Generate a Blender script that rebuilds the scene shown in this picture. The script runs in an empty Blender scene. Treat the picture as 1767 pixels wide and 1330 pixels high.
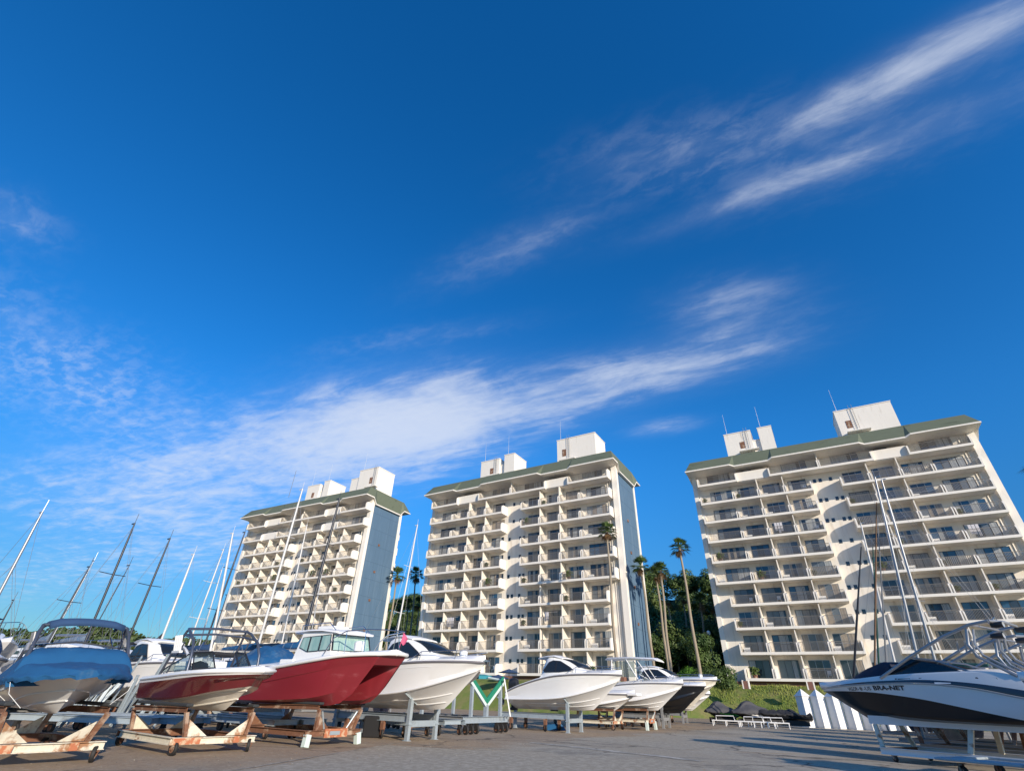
import bpy, math, random
from mathutils import Vector, Matrix, noise
R_ = math.radians
SC = bpy.context.scene
COL = SC.collection
random.seed(7)

# ------------------------------------------------------------------ camera
PITCH, ROLL = R_(32.81), R_(1.93)
cam = bpy.data.objects.new('camera', bpy.data.cameras.new('camera'))
COL.objects.link(cam)
cam.data.sensor_width = 36.0
cam.data.lens = 36.0 * 837.0 / 1767.0
cam.data.clip_start, cam.data.clip_end = 0.1, 6000.0
_r = Vector((1, 0, 0)); _u = Vector((0, -math.sin(PITCH), math.cos(PITCH))); _d = Vector((0, math.cos(PITCH), math.sin(PITCH)))
_cr = _r * math.cos(ROLL) + _u * math.sin(ROLL)
_cu = _u * math.cos(ROLL) - _r * math.sin(ROLL)
cam.matrix_world = Matrix(((_cr.x, _cu.x, -_d.x, 0), (_cr.y, _cu.y, -_d.y, 0), (_cr.z, _cu.z, -_d.z, 1.25), (0, 0, 0, 1)))
SC.camera = cam

# ------------------------------------------------------------------ sun
EL = R_(17.0)
SUN = Vector((0.485 * math.cos(EL), -0.875 * math.cos(EL), math.sin(EL))).normalized()
sl = bpy.data.lights.new('sun', 'SUN'); sl.energy = 4.5; sl.angle = R_(0.53); sl.color = (1.0, 0.875, 0.71)
so = bpy.data.objects.new('sun', sl); COL.objects.link(so)
so.rotation_euler = SUN.to_track_quat('Z', 'Y').to_euler()

# ------------------------------------------------------------------ view
SC.view_settings.view_transform = 'Standard'
SC.view_settings.look = 'None'
SC.view_settings.exposure = 0.30
SC.view_settings.gamma = 1.0
SC.view_settings.use_curve_mapping = False
SC.cycles.max_bounces = 6
SC.cycles.use_adaptive_sampling = True

# ------------------------------------------------------------------ world: sky and cirrus
W = bpy.data.worlds.new('World'); SC.world = W; W.use_nodes = True
nt = W.node_tree; nt.nodes.clear()
def N(t, typ, **kw):
    n = t.nodes.new(typ)
    for k, v in kw.items():
        if k.startswith('i_'):
            n.inputs[int(k[2:])].default_value = v
        else:
            setattr(n, k, v)
    return n
def Mx(t, op, a, b=None, c=None, clamp=False):
    n = t.nodes.new('ShaderNodeMath'); n.operation = op; n.use_clamp = clamp
    for i, v in enumerate((a, b, c)):
        if v is None: continue
        if isinstance(v, (int, float)): n.inputs[i].default_value = v
        else: t.links.new(v, n.inputs[i])
    return n.outputs[0]
out = N(nt, 'ShaderNodeOutputWorld'); bg = N(nt, 'ShaderNodeBackground')
sky = N(nt, 'ShaderNodeTexSky', sky_type='NISHITA', sun_disc=False, sun_elevation=EL, sun_rotation=R_(151.0),
        altitude=0.0, air_density=1.0, dust_density=0.25, ozone_density=4.0)
hs = N(nt, 'ShaderNodeHueSaturation'); hs.inputs['Saturation'].default_value = 1.26; hs.inputs['Hue'].default_value = 0.498
nt.links.new(sky.outputs[0], hs.inputs['Color'])
geo = N(nt, 'ShaderNodeTexCoord')
dirv = geo.outputs['Generated']
# coordinates on a flat cloud layer overhead: streaks share one heading there
sep = N(nt, 'ShaderNodeSeparateXYZ'); nt.links.new(dirv, sep.inputs[0])
dz = Mx(nt, 'MAXIMUM', sep.outputs[2], 0.06)
ux = Mx(nt, 'DIVIDE', sep.outputs[0], dz); uy = Mx(nt, 'DIVIDE', sep.outputs[1], dz)
ca, sa = math.cos(R_(-30)), math.sin(R_(-30))
al = Mx(nt, 'ADD', Mx(nt, 'MULTIPLY', ux, ca), Mx(nt, 'MULTIPLY', uy, sa))
ac = Mx(nt, 'SUBTRACT', Mx(nt, 'MULTIPLY', uy, ca), Mx(nt, 'MULTIPLY', ux, sa))
def layer_noise(sa_, sc_, scale, detail, rough, dist, seed):
    cmb = N(nt, 'ShaderNodeCombineXYZ')
    nt.links.new(Mx(nt, 'MULTIPLY', al, sa_), cmb.inputs[0]); nt.links.new(Mx(nt, 'MULTIPLY', ac, sc_), cmb.inputs[1])
    cmb.inputs[2].default_value = seed
    t = N(nt, 'ShaderNodeTexNoise'); t.inputs['Scale'].default_value = scale; t.inputs['Detail'].default_value = detail
    t.inputs['Roughness'].default_value = rough; t.inputs['Distortion'].default_value = dist
    nt.links.new(cmb.outputs[0], t.inputs['Vector'])
    return t.outputs[0]
n_streak = layer_noise(0.5, 2.0, 2.2, 8, 0.58, 0.12, 3.1)
n_fine = layer_noise(0.8, 1.5, 15.0, 7, 0.62, 0.3, 8.4)
n_wisp = layer_noise(0.5, 1.9, 7.5, 9, 0.64, 0.35, 5.2)
n_puff = layer_noise(0.8, 1.3, 4.0, 10, 0.62, 0.5, 12.3)
n_big = layer_noise(0.8, 1.0, 1.3, 5, 0.55, 0.3, 1.7)
# (centre, along, across, half length, half width, strength, share of the mottled pattern)
CLOUDS = [
 ((-0.451, 0.815, 0.364), (0.869, 0.307, 0.388), (0.204, 0.492, -0.847), 0.17, 0.070, 0.50, 0.25),
 ((-0.30, 0.86, 0.40), (0.93, 0.18, 0.33), (0.207, 0.492, -0.846), 0.20, 0.085, 0.62, 0.05),
 ((-0.13, 0.88, 0.450), (0.964, 0.048, 0.263), (0.207, 0.492, -0.846), 0.20, 0.085, 0.85, 0.0),
 ((-0.02, 0.895, 0.435), (0.964, 0.048, 0.263), (0.207, 0.492, -0.846), 0.13, 0.070, 0.50, 0.05),
 ((0.147, 0.832, 0.535), (0.944, -0.279, 0.175), (0.295, 0.479, -0.827), 0.17, 0.048, 0.70, 0.05),
 ((0.32, 0.765, 0.559), (0.889, -0.457, 0.026), (0.275, 0.487, -0.829), 0.14, 0.042, 0.50, 0.15),
 ((0.38, 0.70, 0.605), (0.904, -0.401, -0.145), (0.156, 0.628, -0.762), 0.10, 0.040, 0.36, 0.25),
 ((0.48, 0.48, 0.735), (0.80, -0.58, -0.153), (0.38, 0.65, -0.659), 0.22, 0.021, 0.34, 0.1),
 ((0.60, 0.37, 0.71), (0.736, -0.659, -0.153), (0.421, 0.623, -0.659), 0.18, 0.045, 0.22, 0.4),
 ((0.545, 0.335, 0.768), (0.693, -0.687, -0.219), (0.458, 0.653, -0.603), 0.17, 0.022, 0.40, 0.1),
 ((0.61, 0.23, 0.758), (0.693, -0.687, -0.219), (0.458, 0.653, -0.603), 0.16, 0.030, 0.42, 0.1),
 ((0.269, 0.495, 0.826), (0.935, -0.341, -0.1), (0.232, 0.799, -0.555), 0.16, 0.046, 0.30, 0.55),
 ((0.001, 0.659, 0.752), (0.919, -0.298, 0.26), (0.395, 0.69, -0.606), 0.17, 0.036, 0.22, 0.3),
 ((-0.664, 0.638, 0.39), (0.639, 0.755, -0.146), (-0.388, 0.152, -0.909), 0.22, 0.065, 0.46, 0.60),
 ((-0.583, 0.775, 0.244), (0.803, 0.594, 0.034), (-0.119, 0.216, -0.969), 0.20, 0.062, 0.52, 0.05),
 ((-0.708, 0.45, 0.544), (0.619, 0.766, 0.172), (-0.339, 0.458, -0.822), 0.05, 0.030, 0.26, 0.5),
 ((-0.609, 0.779, 0.15), (0.779, 0.552, 0.297), (0.148, 0.298, -0.943), 0.30, 0.040, 0.32, 0.05),
 ((0.299, 0.839, 0.456), (0.936, -0.35, 0.03), (0.184, 0.418, -0.89), 0.06, 0.014, 0.40, 0.1),
 ((-0.591, 0.752, 0.292), (0.771, 0.634, -0.07), (-0.238, 0.184, -0.954), 0.06, 0.026, 0.36, 0.5),
 ((-0.179, 0.772, 0.61), (0.967, 0.022, 0.256), (0.184, 0.635, -0.75), 0.18, 0.020, 0.16, 0.4),
]
def vdot(v):
    n = N(nt, 'ShaderNodeVectorMath', operation='DOT_PRODUCT'); nt.links.new(dirv, n.inputs[0]); n.inputs[1].default_value = v
    return n.outputs['Value']
sm = None; mot = None
for c, u, w, la, wa, st, mo in CLOUDS:
    a = vdot([q / la for q in u]); b = vdot([q / wa for q in w])
    e = Mx(nt, 'EXPONENT', Mx(nt, 'MULTIPLY', Mx(nt, 'ADD', Mx(nt, 'MULTIPLY', a, a), Mx(nt, 'MULTIPLY', b, b)), -1.0))
    sv = Mx(nt, 'MULTIPLY', e, st * (1 - mo)); mv = Mx(nt, 'MULTIPLY', e, st * mo)
    sm = sv if sm is None else Mx(nt, 'ADD', sm, sv)
    mot = mv if mot is None else Mx(nt, 'ADD', mot, mv)
def ramp01(x, lo, hi):
    n = N(nt, 'ShaderNodeMapRange', interpolation_type='SMOOTHSTEP')
    nt.links.new(x, n.inputs[0]); n.inputs[1].default_value = lo; n.inputs[2].default_value = hi
    return n.outputs[0]
# fibrous bank: the mask is eroded by several octaves so that its outline breaks up into wisps
nA = Mx(nt, 'ADD', Mx(nt, 'MULTIPLY', n_puff, 0.55), Mx(nt, 'MULTIPLY', n_wisp, 0.45))
amp = Mx(nt, 'MINIMUM', Mx(nt, 'MULTIPLY', sm, 3.0), 1.0)
dens = Mx(nt, 'ADD', sm, Mx(nt, 'MULTIPLY', Mx(nt, 'SUBTRACT', nA, 0.52), Mx(nt, 'MULTIPLY', amp, 3.4)))
bank = Mx(nt, 'MULTIPLY', ramp01(dens, 0.0, 1.5), Mx(nt, 'ADD', 0.70, Mx(nt, 'MULTIPLY', n_fine, 0.3)))
veil = Mx(nt, 'MULTIPLY', sm, 0.18)
mott = Mx(nt, 'MULTIPLY', ramp01(n_fine, 0.40, 0.70), Mx(nt, 'ADD', ramp01(n_streak, 0.3, 0.7), 0.25))
cov = Mx(nt, 'ADD', Mx(nt, 'ADD', bank, veil), Mx(nt, 'MULTIPLY', mot, Mx(nt, 'MULTIPLY', mott, 1.0)))
cov = Mx(nt, 'MULTIPLY', Mx(nt, 'SUBTRACT', 1.0, Mx(nt, 'EXPONENT', Mx(nt, 'MULTIPLY', cov, -1.35))), 0.98)
mix = N(nt, 'ShaderNodeMix', data_type='RGBA')
tint = N(nt, 'ShaderNodeMix', data_type='RGBA', blend_type='MULTIPLY'); tint.inputs[0].default_value = 1.0
nt.links.new(hs.outputs[0], tint.inputs[6]); tint.inputs[7].default_value = (0.68, 1.0, 1.20, 1)
lowf = N(nt, 'ShaderNodeMapRange', interpolation_type='SMOOTHSTEP'); nt.links.new(sep.outputs[2], lowf.inputs[0])
lowf.inputs[1].default_value = 0.0; lowf.inputs[2].default_value = 0.45; lowf.inputs[3].default_value = 0.44; lowf.inputs[4].default_value = 1.0
low = N(nt, 'ShaderNodeVectorMath', operation='SCALE'); nt.links.new(tint.outputs[2], low.inputs[0]); nt.links.new(lowf.outputs[0], low.inputs[3])
nt.links.new(cov, mix.inputs[0]); nt.links.new(low.outputs[0], mix.inputs[6])
CLOUD_NODE = mix
mix.inputs[7].default_value = (4.2, 4.55, 5.2, 1)
nt.links.new(mix.outputs[2], bg.inputs[0]); bg.inputs[1].default_value = 0.145
nt.links.new(bg.outputs[0], out.inputs[0])

# ------------------------------------------------------------------ materials
def mat(name, col, rough=0.6, metal=0.0, var=0.0, vscale=6.0, col2=None, patch=None, bump=0.0, bscale=40.0, coat=0.0, spec=0.5, stretch=(1, 1, 1), lo=0.42, hi=0.62, detail=6):
    """Principled surface; col2 is mixed in by noise patches (rust, dirt, wear); var varies brightness a little."""
    m = bpy.data.materials.new(name); m.use_nodes = True
    t = m.node_tree; b = t.nodes['Principled BSDF']
    b.inputs['Roughness'].default_value = rough; b.inputs['Metallic'].default_value = metal
    b.inputs['Specular IOR Level'].default_value = spec
    if coat: b.inputs['Coat Weight'].default_value = coat; b.inputs['Coat Roughness'].default_value = 0.06
    base = N(t, 'ShaderNodeRGB'); base.outputs[0].default_value = (*col, 1); cur = base.outputs[0]
    if col2 or var or bump:
        tc = N(t, 'ShaderNodeTexCoord'); mp = N(t, 'ShaderNodeMapping'); mp.inputs['Scale'].default_value = stretch
        t.links.new(tc.outputs['Object'], mp.inputs[0])
    if col2:
        n1 = N(t, 'ShaderNodeTexNoise'); n1.inputs['Scale'].default_value = patch or 3.0; n1.inputs['Detail'].default_value = detail
        n1.inputs['Roughness'].default_value = 0.65; t.links.new(mp.outputs[0], n1.inputs['Vector'])
        mr = N(t, 'ShaderNodeMapRange', interpolation_type='SMOOTHSTEP'); mr.inputs[1].default_value = lo; mr.inputs[2].default_value = hi
        t.links.new(n1.outputs[0], mr.inputs[0])
        mx = N(t, 'ShaderNodeMix', data_type='RGBA'); t.links.new(mr.outputs[0], mx.inputs[0]); t.links.new(cur, mx.inputs[6])
        mx.inputs[7].default_value = (*col2, 1); cur = mx.outputs[2]
    if var:
        n2 = N(t, 'ShaderNodeTexNoise'); n2.inputs['Scale'].default_value = vscale; n2.inputs['Detail'].default_value = 5
        t.links.new(mp.outputs[0], n2.inputs['Vector'])
        v = Mx(t, 'ADD', Mx(t, 'MULTIPLY', n2.outputs[0], 2 * var), 1 - var)
        h = N(t, 'ShaderNodeHueSaturation'); t.links.new(v, h.inputs['Value']); t.links.new(cur, h.inputs['Color']); cur = h.outputs[0]
    t.links.new(cur, b.inputs['Base Color'])
    if bump:
        n3 = N(t, 'ShaderNodeTexNoise'); n3.inputs['Scale'].default_value = bscale; n3.inputs['Detail'].default_value = 4
        t.links.new(mp.outputs[0], n3.inputs['Vector'])
        bp = N(t, 'ShaderNodeBump'); bp.inputs['Strength'].default_value = bump; bp.inputs['Distance'].default_value = 0.02
        t.links.new(n3.outputs[0], bp.inputs['Height']); t.links.new(bp.outputs[0], b.inputs['Normal'])
    return m
def glass_mat(name, col, alpha_mix, rough=0.03, tint=(0.8, 0.9, 0.9)):
    m = bpy.data.materials.new(name); m.use_nodes = True; t = m.node_tree; t.nodes.clear()
    o = N(t, 'ShaderNodeOutputMaterial'); g = N(t, 'ShaderNodeBsdfPrincipled'); tr = N(t, 'ShaderNodeBsdfTransparent'); mx = N(t, 'ShaderNodeMixShader')
    g.inputs['Base Color'].default_value = (*col, 1); g.inputs['Roughness'].default_value = rough; g.inputs['Specular IOR Level'].default_value = 0.9
    tr.inputs[0].default_value = (*tint, 1); mx.inputs[0].default_value = alpha_mix
    t.links.new(tr.outputs[0], mx.inputs[1]); t.links.new(g.outputs[0], mx.inputs[2]); t.links.new(mx.outputs[0], o.inputs[0])
    return m
def leaf_mat(name, c1, c2, scale=0.6, trans=0.25):
    m = bpy.data.materials.new(name); m.use_nodes = True; t = m.node_tree; b = t.nodes['Principled BSDF']
    tc = N(t, 'ShaderNodeTexCoord'); n1 = N(t, 'ShaderNodeTexNoise'); n1.inputs['Scale'].default_value = scale; n1.inputs['Detail'].default_value = 6
    t.links.new(tc.outputs['Object'], n1.inputs['Vector'])
    mr = N(t, 'ShaderNodeMapRange'); mr.inputs[1].default_value = 0.35; mr.inputs[2].default_value = 0.65; t.links.new(n1.outputs[0], mr.inputs[0])
    mx = N(t, 'ShaderNodeMix', data_type='RGBA'); t.links.new(mr.outputs[0], mx.inputs[0]); mx.inputs[6].default_value = (*c1, 1); mx.inputs[7].default_value = (*c2, 1)
    t.links.new(mx.outputs[2], b.inputs['Base Color']); b.inputs['Roughness'].default_value = 0.55; b.inputs['Specular IOR Level'].default_value = 0.25
    return m

MT = {}
MT['stucco'] = mat('cream_stucco', (0.79, 0.73, 0.64), 0.85, var=0.05, vscale=0.5, col2=(0.56, 0.49, 0.40), patch=0.55, lo=0.50, hi=0.76, stretch=(2.2, 2.2, 0.22), bump=0.15, bscale=18)
MT['stucco_white'] = mat('white_painted_concrete', (0.80, 0.755, 0.685), 0.8, var=0.05, vscale=0.8, col2=(0.58, 0.52, 0.44), patch=1.1, lo=0.56, hi=0.78, stretch=(2.6, 2.6, 0.3))
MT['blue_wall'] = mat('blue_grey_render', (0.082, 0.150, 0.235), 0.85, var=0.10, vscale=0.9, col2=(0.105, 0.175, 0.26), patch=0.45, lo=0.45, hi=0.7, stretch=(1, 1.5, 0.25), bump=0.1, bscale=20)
MT['roof_green'] = mat('green_roofing', (0.125, 0.145, 0.095), 0.7, var=0.12, vscale=2.0, col2=(0.07, 0.085, 0.05), patch=0.7, lo=0.56, hi=0.72, stretch=(0.5, 1, 2))
MT['rail'] = mat('bronze_railing', (0.24, 0.21, 0.175), 0.5, metal=0.4)
MT['alu'] = mat('aluminium_frame', (0.42, 0.42, 0.42), 0.4, metal=0.7)
MT['alu_dark'] = mat('dark_window_frame', (0.06, 0.055, 0.05), 0.45, metal=0.5)
MT['glass_dark'] = mat('dark_window_glass', (0.03, 0.038, 0.052), 0.05, spec=0.9)
MT['glass_sky_painted'] = mat('window_glass_painted_sky_reflection', (0.03, 0.075, 0.14), 0.05, spec=0.9)  # blue base colour paints a sky reflection into these panes
MT['glass_grey'] = mat('grey_window_glass', (0.12, 0.135, 0.15), 0.08, spec=0.9)
MT['curtain'] = mat('pale_curtain_behind_glass', (0.40, 0.41, 0.40), 0.25, col2=(0.24, 0.25, 0.26), patch=7.0, stretch=(3, 3, 0.06), coat=0.7, lo=0.4, hi=0.6, detail=2)
MT['curtain_tan'] = mat('tan_curtain_behind_glass', (0.34, 0.29, 0.23), 0.3, col2=(0.2, 0.17, 0.14), patch=7.0, stretch=(3, 3, 0.06), coat=0.7, lo=0.4, hi=0.6, detail=2)
MT['brick'] = mat('red_brown_brick', (0.20, 0.095, 0.07), 0.85, var=0.25, vscale=9)
MT['white_gel'] = mat('white_gelcoat', (0.74, 0.735, 0.725), 0.28, var=0.05, vscale=1.5, col2=(0.62, 0.60, 0.56), patch=0.9, lo=0.58, hi=0.85, coat=0.35, stretch=(1, 1, 1.6))
MT['white_deck'] = mat('white_deck', (0.82, 0.81, 0.79), 0.35, var=0.03, col2=(0.66, 0.65, 0.61), patch=2.0, lo=0.6, hi=0.85, coat=0.2)
MT['cream_gel'] = mat('cream_gelcoat', (0.70, 0.655, 0.57), 0.3, var=0.05, vscale=1.5, col2=(0.50, 0.45, 0.36), patch=1.0, lo=0.56, hi=0.82, coat=0.3)
MT['maroon'] = mat('maroon_gelcoat', (0.125, 0.016, 0.02), 0.12, var=0.08, vscale=1.5, coat=0.8)
MT['red_gel'] = mat('red_gelcoat', (0.235, 0.022, 0.032), 0.34, var=0.14, vscale=1.2, col2=(0.31, 0.075, 0.085), patch=2.4, lo=0.56, hi=0.74, coat=0.25, stretch=(0.45, 1, 1.6))
MT['black_gel'] = mat('black_gelcoat', (0.010, 0.011, 0.014), 0.30, coat=0.12, spec=0.35, var=0.1, col2=(0.018, 0.019, 0.023), patch=1.4, lo=0.55, hi=0.8)
MT['navy_gel_and_shade'] = mat('navy_stripe_and_shade', (0.026, 0.030, 0.052), 0.18, coat=0.5)  # navy gelcoat; also paints the shade under the blue boat cover
MT['grey_gel'] = mat('grey_gelcoat', (0.33, 0.34, 0.36), 0.3, coat=0.3)
MT['rubber_grey'] = mat('grey_rubbing_strake', (0.16, 0.155, 0.17), 0.6)
MT['black'] = mat('black_rubber', (0.018, 0.017, 0.017), 0.7)
MT['black_plastic'] = mat('black_plastic', (0.02, 0.02, 0.022), 0.35)
MT['tint'] = glass_mat('tinted_boat_glass', (0.02, 0.025, 0.03), 0.75, tint=(0.35, 0.42, 0.45))
MT['green_glass'] = mat('pale_green_curtained_glass', (0.36, 0.50, 0.44), 0.12, col2=(0.25, 0.40, 0.36), patch=3.0, stretch=(2, 2, 0.3), coat=0.8)
MT['clear'] = glass_mat('clear_acrylic', (0.05, 0.06, 0.06), 0.22, tint=(0.82, 0.88, 0.88))
MT['steel'] = mat('stainless_tube', (0.62, 0.62, 0.63), 0.22, metal=1.0)
MT['alu_tube'] = mat('anodised_tube', (0.36, 0.36, 0.37), 0.42, metal=0.6)
MT['dark_tube'] = mat('dark_blue_grey_tube', (0.10, 0.115, 0.15), 0.35, metal=0.5)
MT['mast_white'] = mat('white_mast', (0.58, 0.575, 0.56), 0.35)
MT['mast_alu'] = mat('grey_aluminium_mast', (0.34, 0.35, 0.37), 0.38, metal=0.55)
MT['mast_dark'] = mat('dark_mast', (0.022, 0.026, 0.038), 0.4)
MT['wire'] = mat('rigging_wire', (0.30, 0.31, 0.33), 0.4, metal=0.5)
MT['blue_canvas'] = mat('faded_blue_canvas', (0.005, 0.078, 0.205), 0.9, col2=(0.10, 0.17, 0.25), patch=0.9, lo=0.50, hi=0.68, var=0.12, vscale=5, bump=0.25, bscale=9)
MT['grey_canvas'] = mat('weathered_grey_blue_canvas', (0.15, 0.20, 0.27), 0.95, col2=(0.03, 0.11, 0.24), patch=1.5, lo=0.5, hi=0.7, var=0.12, bump=0.5, bscale=7)
MT['navy_canvas'] = mat('navy_bimini_canvas', (0.022, 0.06, 0.145), 0.9, var=0.12, vscale=4, bump=0.3, bscale=9)
MT['dark_navy_canvas'] = mat('dark_navy_boat_cover', (0.016, 0.022, 0.045), 0.85, var=0.2, vscale=4, bump=0.3, bscale=9)
MT['black_canvas'] = mat('black_boat_cover', (0.022, 0.022, 0.025), 0.75, var=0.25, vscale=3, bump=0.8, bscale=5)
MT['grey_cover'] = mat('dark_grey_boat_cover', (0.055, 0.055, 0.062), 0.75, var=0.25, vscale=3, bump=0.8, bscale=5)
MT['brown_canvas'] = mat('brown_sail_cover', (0.20, 0.12, 0.075), 0.9, var=0.1)
MT['teal_canvas'] = mat('dark_teal_sail_cover', (0.02, 0.085, 0.075), 0.9, var=0.1)
MT['rusty'] = mat('flaking_white_paint_and_rust', (0.66, 0.61, 0.50), 0.75, col2=(0.34, 0.175, 0.09), patch=2.4, lo=0.51, hi=0.63, var=0.25, vscale=9, bump=0.3, bscale=30)
MT['rust'] = mat('rusted_steel', (0.19, 0.088, 0.05), 0.85, col2=(0.42, 0.32, 0.24), patch=2.6, lo=0.52, hi=0.66, var=0.3, vscale=10, bump=0.4, bscale=30)
MT['orange_rust'] = mat('orange_primer_patch', (0.44, 0.15, 0.07), 0.8, col2=(0.56, 0.40, 0.26), patch=5, lo=0.52, hi=0.62, var=0.2)
MT['rust_paint'] = mat('brown_rust_over_old_paint', (0.36, 0.255, 0.19), 0.85, col2=(0.20, 0.09, 0.05), patch=3.2, lo=0.44, hi=0.58, var=0.3, vscale=11, bump=0.4, bscale=30)
MT['galv'] = mat('galvanised_steel', (0.40, 0.46, 0.50), 0.5, metal=0.35, var=0.14, vscale=7, col2=(0.28, 0.31, 0.33), patch=3, lo=0.55, hi=0.7)
MT['galv_dull'] = mat('dull_grey_steel', (0.27, 0.275, 0.28), 0.6, metal=0.25, var=0.2, vscale=5, col2=(0.20, 0.11, 0.07), patch=2, lo=0.62, hi=0.75)
MT['green_pad'] = mat('green_carpet_pad', (0.012, 0.20, 0.115), 0.95, var=0.15, vscale=8)
MT['mint'] = mat('pale_mint_paint', (0.60, 0.70, 0.66), 0.6, var=0.08)
MT['teal_paint'] = mat('teal_tarpaulin', (0.03, 0.25, 0.32), 0.8, var=0.1)
MT['carpet'] = mat('dark_bunk_carpet', (0.035, 0.04, 0.045), 0.95, var=0.2)
MT['white_paint'] = mat('white_painted_metal', (0.78, 0.78, 0.77), 0.45, var=0.05, col2=(0.55, 0.53, 0.5), patch=2, lo=0.6, hi=0.75)
MT['red'] = mat('red_fender', (0.48, 0.02, 0.02), 0.45)
MT['pink'] = mat('pink_flag_cloth', (0.55, 0.10, 0.20), 0.8)
MT['green_bright'] = mat('bright_green_plastic', (0.05, 0.45, 0.07), 0.3, coat=0.4)
MT['wood'] = mat('weathered_timber', (0.27, 0.20, 0.14), 0.85, var=0.2, vscale=8, stretch=(1, 1, 6))
MT['palm_trunk'] = mat('palm_bark', (0.30, 0.25, 0.185), 0.9, var=0.28, vscale=6, stretch=(1, 1, 5), bump=0.6, bscale=8)
MT['palm_leaf'] = leaf_mat('palm_frond_green', (0.045, 0.085, 0.02), (0.09, 0.14, 0.04), 0.8)
MT['palm_dead'] = leaf_mat('dry_palm_frond', (0.22, 0.13, 0.06), (0.14, 0.085, 0.045), 1.5)
MT['leaf_dark'] = leaf_mat('evergreen_leaf', (0.032, 0.066, 0.018), (0.095, 0.140, 0.038), 0.35)
MT['leaf_mid'] = leaf_mat('broad_leaf', (0.05, 0.085, 0.02), (0.10, 0.135, 0.035), 0.5)
MT['leaf_hill'] = leaf_mat('hillside_foliage', (0.035, 0.065, 0.02), (0.095, 0.12, 0.04), 0.06)
MT['leaf_bright'] = leaf_mat('clipped_shrub_leaf', (0.06, 0.16, 0.015), (0.11, 0.23, 0.03), 1.2)
MT['bark'] = mat('tree_bark', (0.11, 0.085, 0.065), 0.9, var=0.2)
MT['earth'] = mat('dark_woodland_earth', (0.045, 0.05, 0.025), 0.95, var=0.25, vscale=0.4)
MT['blade'] = leaf_mat('grass_blade', (0.16, 0.215, 0.035), (0.30, 0.315, 0.08), 0.45)
MT['orange_cloth'] = mat('orange_cushion_cloth', (0.55, 0.13, 0.05), 0.9)
MT['pale_cloth'] = mat('pale_laundry_cloth', (0.62, 0.60, 0.62), 0.9, var=0.1)
MT['ink_black'] = mat('black_vinyl_lettering', (0.015, 0.015, 0.018), 0.4)
MT['ink_white'] = mat('white_vinyl_lettering', (0.75, 0.75, 0.75), 0.4)
MT['skin'] = mat('skin', (0.45, 0.27, 0.19), 0.6)

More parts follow.
